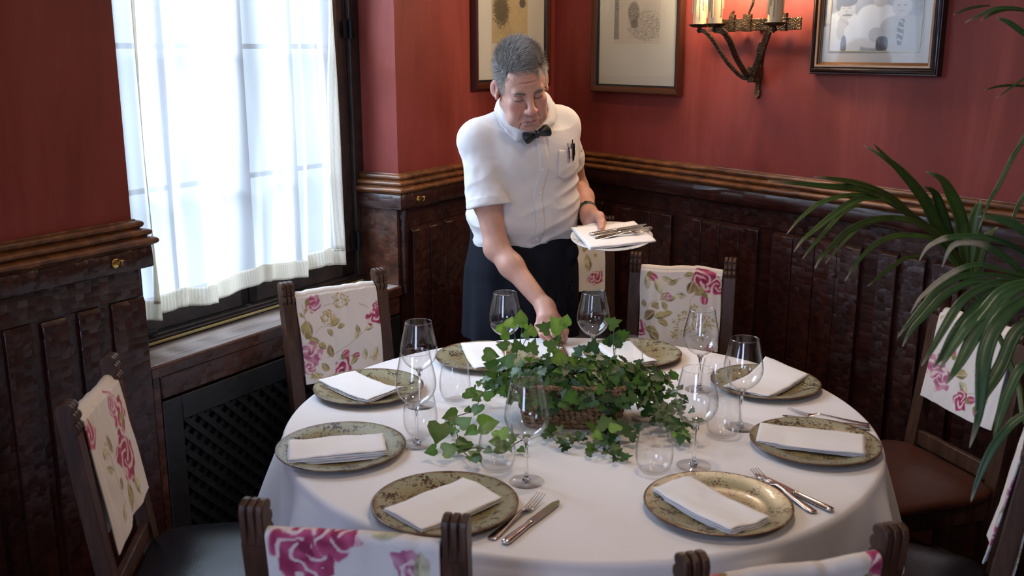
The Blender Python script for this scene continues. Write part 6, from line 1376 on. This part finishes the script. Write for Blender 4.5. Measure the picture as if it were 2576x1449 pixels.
    tone = np.clip(.19 + .15 * rnd.rand(n_) ** 1.5 + .26 * (rnd.rand(n_) > .66) + .10 * np.clip((.075 - q[:, 2]) / .05, 0, 1) + .34 * np.clip((.02 - q[:, 2]) / .06, 0, 1), .03, .75)
    tone = np.repeat(tone, 9); color_attr(st, np.stack([tone, tone * .92, tone * .85], -1))
    # eyebrows
    for s in (-1, 1):
        nb = 130; u = rnd.rand(nb); x = s * (.013 + .037 * u); z = .0165 + .0085 * np.sin(u * 2.5) + .0024 * rnd.randn(nb) * (1 - .4 * u)
        p = march(BODY, HX.inv(np.stack([x, -.16 + 0 * x, z], -1)), HX.R @ np.array([0, 1., 0]), .12)
        dl = np.stack([s * (.6 + .4 * u), -.22 + 0 * u, .5 - .9 * u + .2 * rnd.randn(nb)], -1) @ HX.R.T; dl /= np.linalg.norm(dl, axis=1)[:, None]
        sd = HX.R @ np.array([-.3, 0, 1.]); ou = HX.R @ np.array([0, -1., 0]); e = p + dl * (.007 + .003 * rnd.rand(nb))[:, None]
        Pb = np.stack([p + sd * .00035 - ou * .001, p - sd * .00035 - ou * .001, p + ou * .0004, e], 1).reshape(-1, 3); b0 = (np.arange(nb) * 4)[:, None]
        Fb = np.concatenate([b0 + np.array([[0, 1, 3]]), b0 + np.array([[1, 2, 3]]), b0 + np.array([[2, 0, 3]])], 0)
        o = own(fast_obj('eyebrow', Pb, Fb, hm.m)); color_attr(o, np.repeat(.20 + .18 * rnd.rand(nb), 4)[:, None] * np.array([[1, .86, .76]]))
    lm = plain('dark_eyelash', (.035, .022, .018), .6)
    for s in (-1, 1):
        t = np.linspace(-1, 1, 15); z = -.0068 - .0024 * (1 - t ** 2); p = march(BODY, HX.inv(np.stack([s * .0318 + t * .0140, -.15 + 0 * t, z], -1)), HX.R @ np.array([0, 1., 0]), .12)
        b = MB_(); b.tube(p, np.interp(np.abs(t), [0, .8, 1], [.0008, .0007, .0003]), 6); own(b.build('eyelash', lm))
    # --- shirt
    sm = NT('white_shirt_cotton'); nn = sm.n('TexNoise', {'Vector': sm.coord(), 'Scale': 900, 'Detail': 1}); sm.set(Base_Color=(.66, .64, .645, 1), Roughness=.78, Normal=sm.bump(nn, .08, .0005), Sheen_Weight=.1)
    V, F = surface_nets(SHIRT, .0034); shirt = own(fast_obj('shirt', V, F, sm.m)); shirt['label'] = 'white short sleeved shirt'
    def sheet(name, P, mat, th=.0016, nu=None, nv=None):
        o = own(obj(name, P.reshape(-1, 3), grid_faces(P.shape[0], P.shape[1]).tolist(), mat, None, True)); q = o.modifiers.new('thick', 'SOLIDIFY'); q.thickness = th; q.offset = 0; return o
    # placket strip down the front, buttons
    z = np.linspace(1.045, 1.405, 90); l0 = -.002 + .006 * np.sin(z * 30)
    P = np.stack([on_shirt(l0 + a, z, .0022 - .0012 * (abs(a) > .013)) for a in (-.017, -.013, 0, .013, .017)], 0); sheet('placket', P, sm.m)
    bt = plain('shirt_button', (.74, .72, .70), .3)
    for zz in (1.06, 1.14, 1.22, 1.30):
        p = on_shirt(np.array([-.002]), np.array([zz]), .0036)[0]; b = MB_(); b.lathe([(0, -.001), (.005, -.001), (.0053, 0), (.0045, .0008), (.003, .0004), (0, .0004)], 18); o = b.build('button', bt)
        o.matrix_world = Matrix.Translation(Vector(p)) @ Vector(fv).to_track_quat('Z', 'Y').to_matrix().to_4x4(); bpy.context.view_layer.update(); own(o)
    # breast pocket on his left
    u, w = np.meshgrid(np.linspace(0, 1, 14), np.linspace(0, 1, 18), indexing='ij'); lp = .058 + .085 * u; zp = 1.262 + .100 * w - .014 * (1 - w) * (np.abs(u - .5) * 2) ** 2 * -1
    sheet('pocket', on_shirt(lp, zp, .0026), sm.m, .0018)
    # yoke and shoulder seams as fine raised lines
    def seam(pts, r=.0009):
        b = MB_(); b.tube(pts, r, 5); o = b.build('seam', sm.m); own(o)
    ang = np.linspace(-2.6, 1.2, 60); ax = (EL_R - SH_R) / np.linalg.norm(EL_R - SH_R); e1 = np.cross(ax, [0, 0, 1]); e1 /= np.linalg.norm(e1); e2 = np.cross(ax, e1)
    pr = SH_R + np.array([.030, .01, .0]) + ax * .0
    # --- collar
    neck = [(.076, 3.322, 1.432), (.030, 3.322, 1.450), (-.018, 3.345, 1.492), (-.030, 3.395, 1.530), (.004, 3.450, 1.555), (.060, 3.468, 1.560), (.108, 3.445, 1.548), (.122, 3.395, 1.508), (.112, 3.350, 1.462), (.086, 3.324, 1.434)]
    outer = [(.070, 3.312, 1.418), (.014, 3.300, 1.396), (-.040, 3.335, 1.440), (-.058, 3.400, 1.497), (-.015, 3.475, 1.528), (.060, 3.500, 1.535), (.126, 3.480, 1.525), (.148, 3.425, 1.492), (.142, 3.365, 1.450), (.094, 3.316, 1.424)]
    A = spline(neck, 120); lin = lambda P_, n_: np.stack([np.interp(np.linspace(0, len(P_) - 1, n_), np.arange(len(P_)), np.array(P_)[:, k]) for k in range(3)], -1)
    B = .35 * spline(outer, 120) + .65 * lin(outer, 120); rows = []
    for t in np.linspace(0, 1, 9):
        ctr = np.array([.05, 3.40, 1.47]); p = A * (1 - t) + B * t; out = p - ctr; out[:, 2] = 0; out /= np.linalg.norm(out, axis=1)[:, None]; rows.append(p + (out * .5 + np.array([0, 0, .8])) * .010 * math.sin(t * math.pi))
    Pc = np.array(rows); d0 = SHIRT(Pc); lift = np.clip(np.linspace(.002, .0065, 9)[:, None] - d0, 0, .03); g_ = grad(SHIRT, Pc); Pc = Pc + g_ * lift[..., None]
    sheet('collar', Pc, sm.m, .0024)
    rows = [A * (1 - t) + (A - np.array([0, 0, .035]) + (np.array([.05, 3.40, 0]) - A) * np.array([.0, .0, 0])) * t for t in np.linspace(0, 1, 5)]; sheet('collar_stand', np.array(rows), sm.m, .002)
    # --- bow tie
    bmx = NT('black_satin'); bmx.set(Base_Color=(.006, .006, .008, 1), Roughness=.42, Sheen_Weight=.2)
    tie = empty('bow_tie', (.081, 3.300, 1.420)); xa = Vector((.80, .20, .36)).normalized(); fr = Vector((.30, -.92, .20)); fr = (fr - xa * fr.dot(xa)).normalized(); za = xa.cross(fr) * -1
    Rm = Matrix((xa, -fr, za)).transposed(); tie.matrix_world = Matrix.Translation((.081, 3.300, 1.420)) @ Rm.to_4x4(); bpy.context.view_layer.update(); tmw = tie.matrix_world.copy(); own(tie); bpy.context.view_layer.update()
    def wing(s):
        Vw = []; nu, nv = 24, 20
        for i in range(nu):
            t = i / (nu - 1); x = s * (.003 + .043 * t); hh = .0065 + .0175 * (t ** .8) - .004 * max(0, t - .8) / .2; th = .0065 + .006 * math.sin(t * math.pi) * (1 - .3 * t)
            for j in range(nv):
                a = 2 * math.pi * j / nv; pl = .0016 * math.sin(a * 3 + 1) * (1 - t) * 1.6
                Vw.append((x + .003 * math.cos(a * 2) * t * s, -th * math.cos(a) * (1 if math.cos(a) > 0 else .5) - pl, hh * math.sin(a) - .004 * t * s))
        Fw = [(i * nv + j, (i + 1) * nv + j, (i + 1) * nv + (j + 1) % nv, i * nv + (j + 1) % nv) for i in range(nu - 1) for j in range(nv)] + [tuple(range(nv)), tuple((nu - 1) * nv + j for j in range(nv - 1, -1, -1))]
        o = obj('tie_wing', Vw, Fw, bmx.m, None, True); fixn(o); o.parent = tie
    wing(-1); wing(1)
    b = MB_(); b.tube([(0, -.001, -.0085), (0, -.006, -.006), (0, -.0085, 0), (0, -.006, .006), (0, -.001, .0085)], [.006, .0075, .008, .0075, .006], 12); o = b.build('tie_knot', bmx.m); o.parent = tie
    # --- apron, trousers, shoes
    nv_ = NT('navy_black_apron_twill'); nn = nv_.n('TexNoise', {'Vector': nv_.coord(), 'Scale': 700, 'Detail': 1}); nv_.set(Base_Color=(.006, .007, .014, 1), Roughness=.85, Normal=nv_.bump(nn, .15, .0005), Specular_IOR_Level=.25)
    AP = SDF()
    def apron(P):
        z = P[..., 2]; dx, dy = P[..., 0] - .036, P[..., 1] - np.interp(z, [.66, .9, 1.06], [3.545, 3.545, 3.522]); x = dx * lv[0] + dy * lv[1]; y = dx * fv[0] + dy * fv[1]; an = np.arctan2(y, x)
        low = np.clip((1.02 - z) / .35, 0, 1); a = np.interp(z, [.66, .80, .93, 1.00, 1.045, 1.10], [.222, .217, .209, .196, .188, .188]); b = np.interp(z, [.66, .80, .93, 1.00, 1.045, 1.10], [.162, .160, .158, .154, .152, .150])
        fold = low * (.007 * np.sin(9 * an + 3 * z) + .004 * np.sin(17 * an + 1.0 - 5 * z)) + .0022 * noise3(np.stack([P[..., 0] * 14, P[..., 1] * 14, z * 9], -1), 1.0)
        e = 2.2; k = (np.abs(x / (a + fold)) ** e + np.abs(y / (b + fold)) ** e) ** (1 / e); top = 1.042 + .055 * np.clip(-x / .19, 0, 1) ** 1.5 + .012 * np.clip(x / .19, 0, 1) + .02 * np.clip(-y / .14, 0, 1); o_ = np.maximum((k - 1) * b * .95, np.maximum(z - top, .672 - z))
        inner = np.maximum((k * 1.045 - 1) * b, z - .90); return np.maximum(o_, -inner)
    AP.raw(apron, (-.24, 3.28, .64), (.31, 3.80, 1.13), .004)
    AP.ell((.205, 3.500, .985), (.034, .045, .040), .012); AP.cap((.10, 3.405, .985), (.115, 3.400, .84), .006, .004, .02)
    V, F = surface_nets(AP, .0055); ap = own(fast_obj('apron', V, F, nv_.m)); ap['label'] = 'dark navy waist apron'
    TR = SDF(); tm = NT('black_trouser_wool'); tm.set(Base_Color=(.007, .007, .010, 1), Roughness=.85)
    for s in (-1, 1):
        hip = np.array([.036, 3.55, .92]) + lv * .085 * s; kn = np.array([.036, 3.555, .50]) + lv * .095 * s; an_ = np.array([.036, 3.60, .085]) + lv * .10 * s
        TR.cap(hip, kn, .095, .075, .03); TR.cap(kn, an_, .075, .058, .03)
    V, F = surface_nets(TR, .008); own(fast_obj('trousers', V, F, tm.m))
    sh = plain('black_leather_shoe', (.006, .006, .006), .25)
    for s in (-1, 1):
        S_ = SDF(); an_ = np.array([.036, 3.60, .0]) + lv * .10 * s; S_.cap(an_ + [0, .02, .045], an_ + [0, .0, .08], .038, .042, .02); S_.cap(an_ + [0, .03, .036], an_ + fv * .15 + [0, 0, .032], .036, .030, .02); S_.ell(an_ + fv * .18 + [0, 0, .034], (.045, .06, .030), .02)
        S_.raw(lambda P: P[..., 2] - .002, (-1, 2, -.1), (1, 5, .002), .004, -1); V, F = surface_nets(S_, .006); own(fast_obj('shoe', V, F, sh))
    # --- wristband
    ax = (WR_L - EL_L) / np.linalg.norm(WR_L - EL_L); c = WR_L - ax * .030; e1 = np.cross(ax, [0, 0, 1.]); e1 /= np.linalg.norm(e1); e2 = np.cross(ax, e1)
    Pw = []; aa = np.linspace(0, 2 * math.pi, 49); DD = np.cos(aa)[:, None] * e1 + np.sin(aa)[:, None] * e2; hit = march(BODY, c + DD * .09, -DD, .09); rr = ((hit - c) * DD).sum(1) + .0004
    for dd, r in zip(DD, rr):
        for dz, dr in ((-.009, 0), (-.0085, .0028), (.0085, .0028), (.009, 0)): Pw.append(c + dd * (r + dr) + ax * dz)
    wb = plain('olive_rubber_band', (.055, .062, .042), .55)
    Fw = [(i * 4 + j, (i + 1) * 4 + j, (i + 1) * 4 + j + 1, i * 4 + j + 1) for i in range(48) for j in range(3)]
    o = own(obj('wristband', np.array(Pw), Fw, wb, None, True)); o['label'] = 'olive fitness wristband'
    dd = e1 * .3 - e2 * .95; dd = np.array([-.45, -.35, .82]); dd = dd - ax * (dd @ ax); dd /= np.linalg.norm(dd); p0 = march(BODY, (c + dd * .09)[None], -dd, .09)[0]
    b = MB_(); b.ell = None; sd = np.cross(ax, dd)
    for_m = Matrix((sd, ax, dd)).transposed().to_4x4(); b.box(-.013, .013, -.0078, .0078, 0, .0055); o2 = b.build('tracker', plain('dark_tracker', (.015, .017, .015), .3)); o2.matrix_world = Matrix.Translation(Vector(p0)) @ for_m; bevel(o2, .003, 3); bpy.context.view_layer.update(); w_ = o2.matrix_world.copy(); own(o2)
    return man
waiter()
# pens clipped into the breast pocket
def pen(name, label, l, z, L, rad, col, metal, tilt):
    e = tag(empty(name), label, 'pen'); p = on_shirt(np.array([l]), np.array([z]), .0065)[0]; q = on_shirt(np.array([l + tilt]), np.array([z - L]), .0045)[0]
    ax = Vector(q - p).normalized(); e.matrix_world = Matrix.Translation(Vector(p)) @ ax.to_track_quat('Z', 'Y').to_matrix().to_4x4(); bpy.context.view_layer.update(); Lr = (Vector(q) - Vector(p)).length
    m1 = plain(name + '_body', col, .25, metal); b = MB_(); b.lathe([(0, 0), (rad * .7, .001), (rad, .006), (rad, Lr - .012), (rad * .5, Lr), (0, Lr)], 14); o = b.build('barrel', m1, e)
    b = MB_(); b.box(-.0014, .0014, rad, rad + .003, .004, .042); b.box(-.0014, .0014, rad * .5, rad + .003, .002, .005); o = b.build('clip', M['steel'] if metal else m1, e); b = MB_(); b.lathe([(0, -.012), (rad * .45, -.0115), (rad * .45, .001), (0, .001)], 10); b.build('push_button', M['steel'] if metal else m1, e)
pen('pen', 'silver pen clipped in the waiter breast pocket', .098, 1.372, .055, .0040, (.55, .55, .56), 1, .006)
pen('pen', 'black pen clipped in the waiter breast pocket', .122, 1.382, .060, .0048, (.008, .008, .008), 0, .004)
# the plate he carries, with folded napkin and cutlery on it
PT = Matrix.Translation((.327, 3.222, 1.080)) @ Matrix.Rotation(R(10), 4, 'X') @ Matrix.Rotation(R(-2), 4, 'Y')
def white_plate():
    m = NT('white_patterned_porcelain'); v = m.n('TexVoronoi', {'Vector': m.coord(), 'Scale': 90}); n = m.n('TexNoise', {'Vector': m.coord(), 'Scale': 40, 'Detail': 4}); r = m.ramp(n, [(.55, (.66, .64, .64)), (.66, (.42, .38, .36))]); m.set(Base_Color=r, Roughness=.14, Coat_Weight=.4); return m.m
p = plate('dinner_plate', (0, 0, 0), 'pale patterned plate held up by the waiter, napkin and cutlery on it', 0, white_plate(), .88); p.matrix_world = PT
def on_plate(o, x, y, z, rz): o.matrix_world = PT @ Matrix.Translation((x, y, z)) @ Matrix.Rotation(R(rz), 4, 'Z')
n = napkin('napkin', (0, 0, 0), 0, 'square folded white napkin on the plate the waiter carries', .225, .205, 3, 31, .004, .0022); on_plate(n, .004, .004, .0125, 14); n['group'] = 'folded napkins on the plates'
k1 = knife('steel knife on the carried plate, the one nearer the waiter thumb'); on_plate(k1, -.072, -.012, .0235, 22)
k2 = knife('steel knife on the carried plate, between the other knife and the fork'); on_plate(k2, -.060, -.034, .0235, 21)
f1 = fork('steel fork on the carried plate, nearest the viewer'); on_plate(f1, -.058, -.050, .0225, 17)
for o in (k1, k2, f1): o.scale = (.97, 1.05, .97)
kx = knife('steel knife under the waiter right hand at the far table edge'); lay(kx, (.150, 3.135), (.168, 2.94))
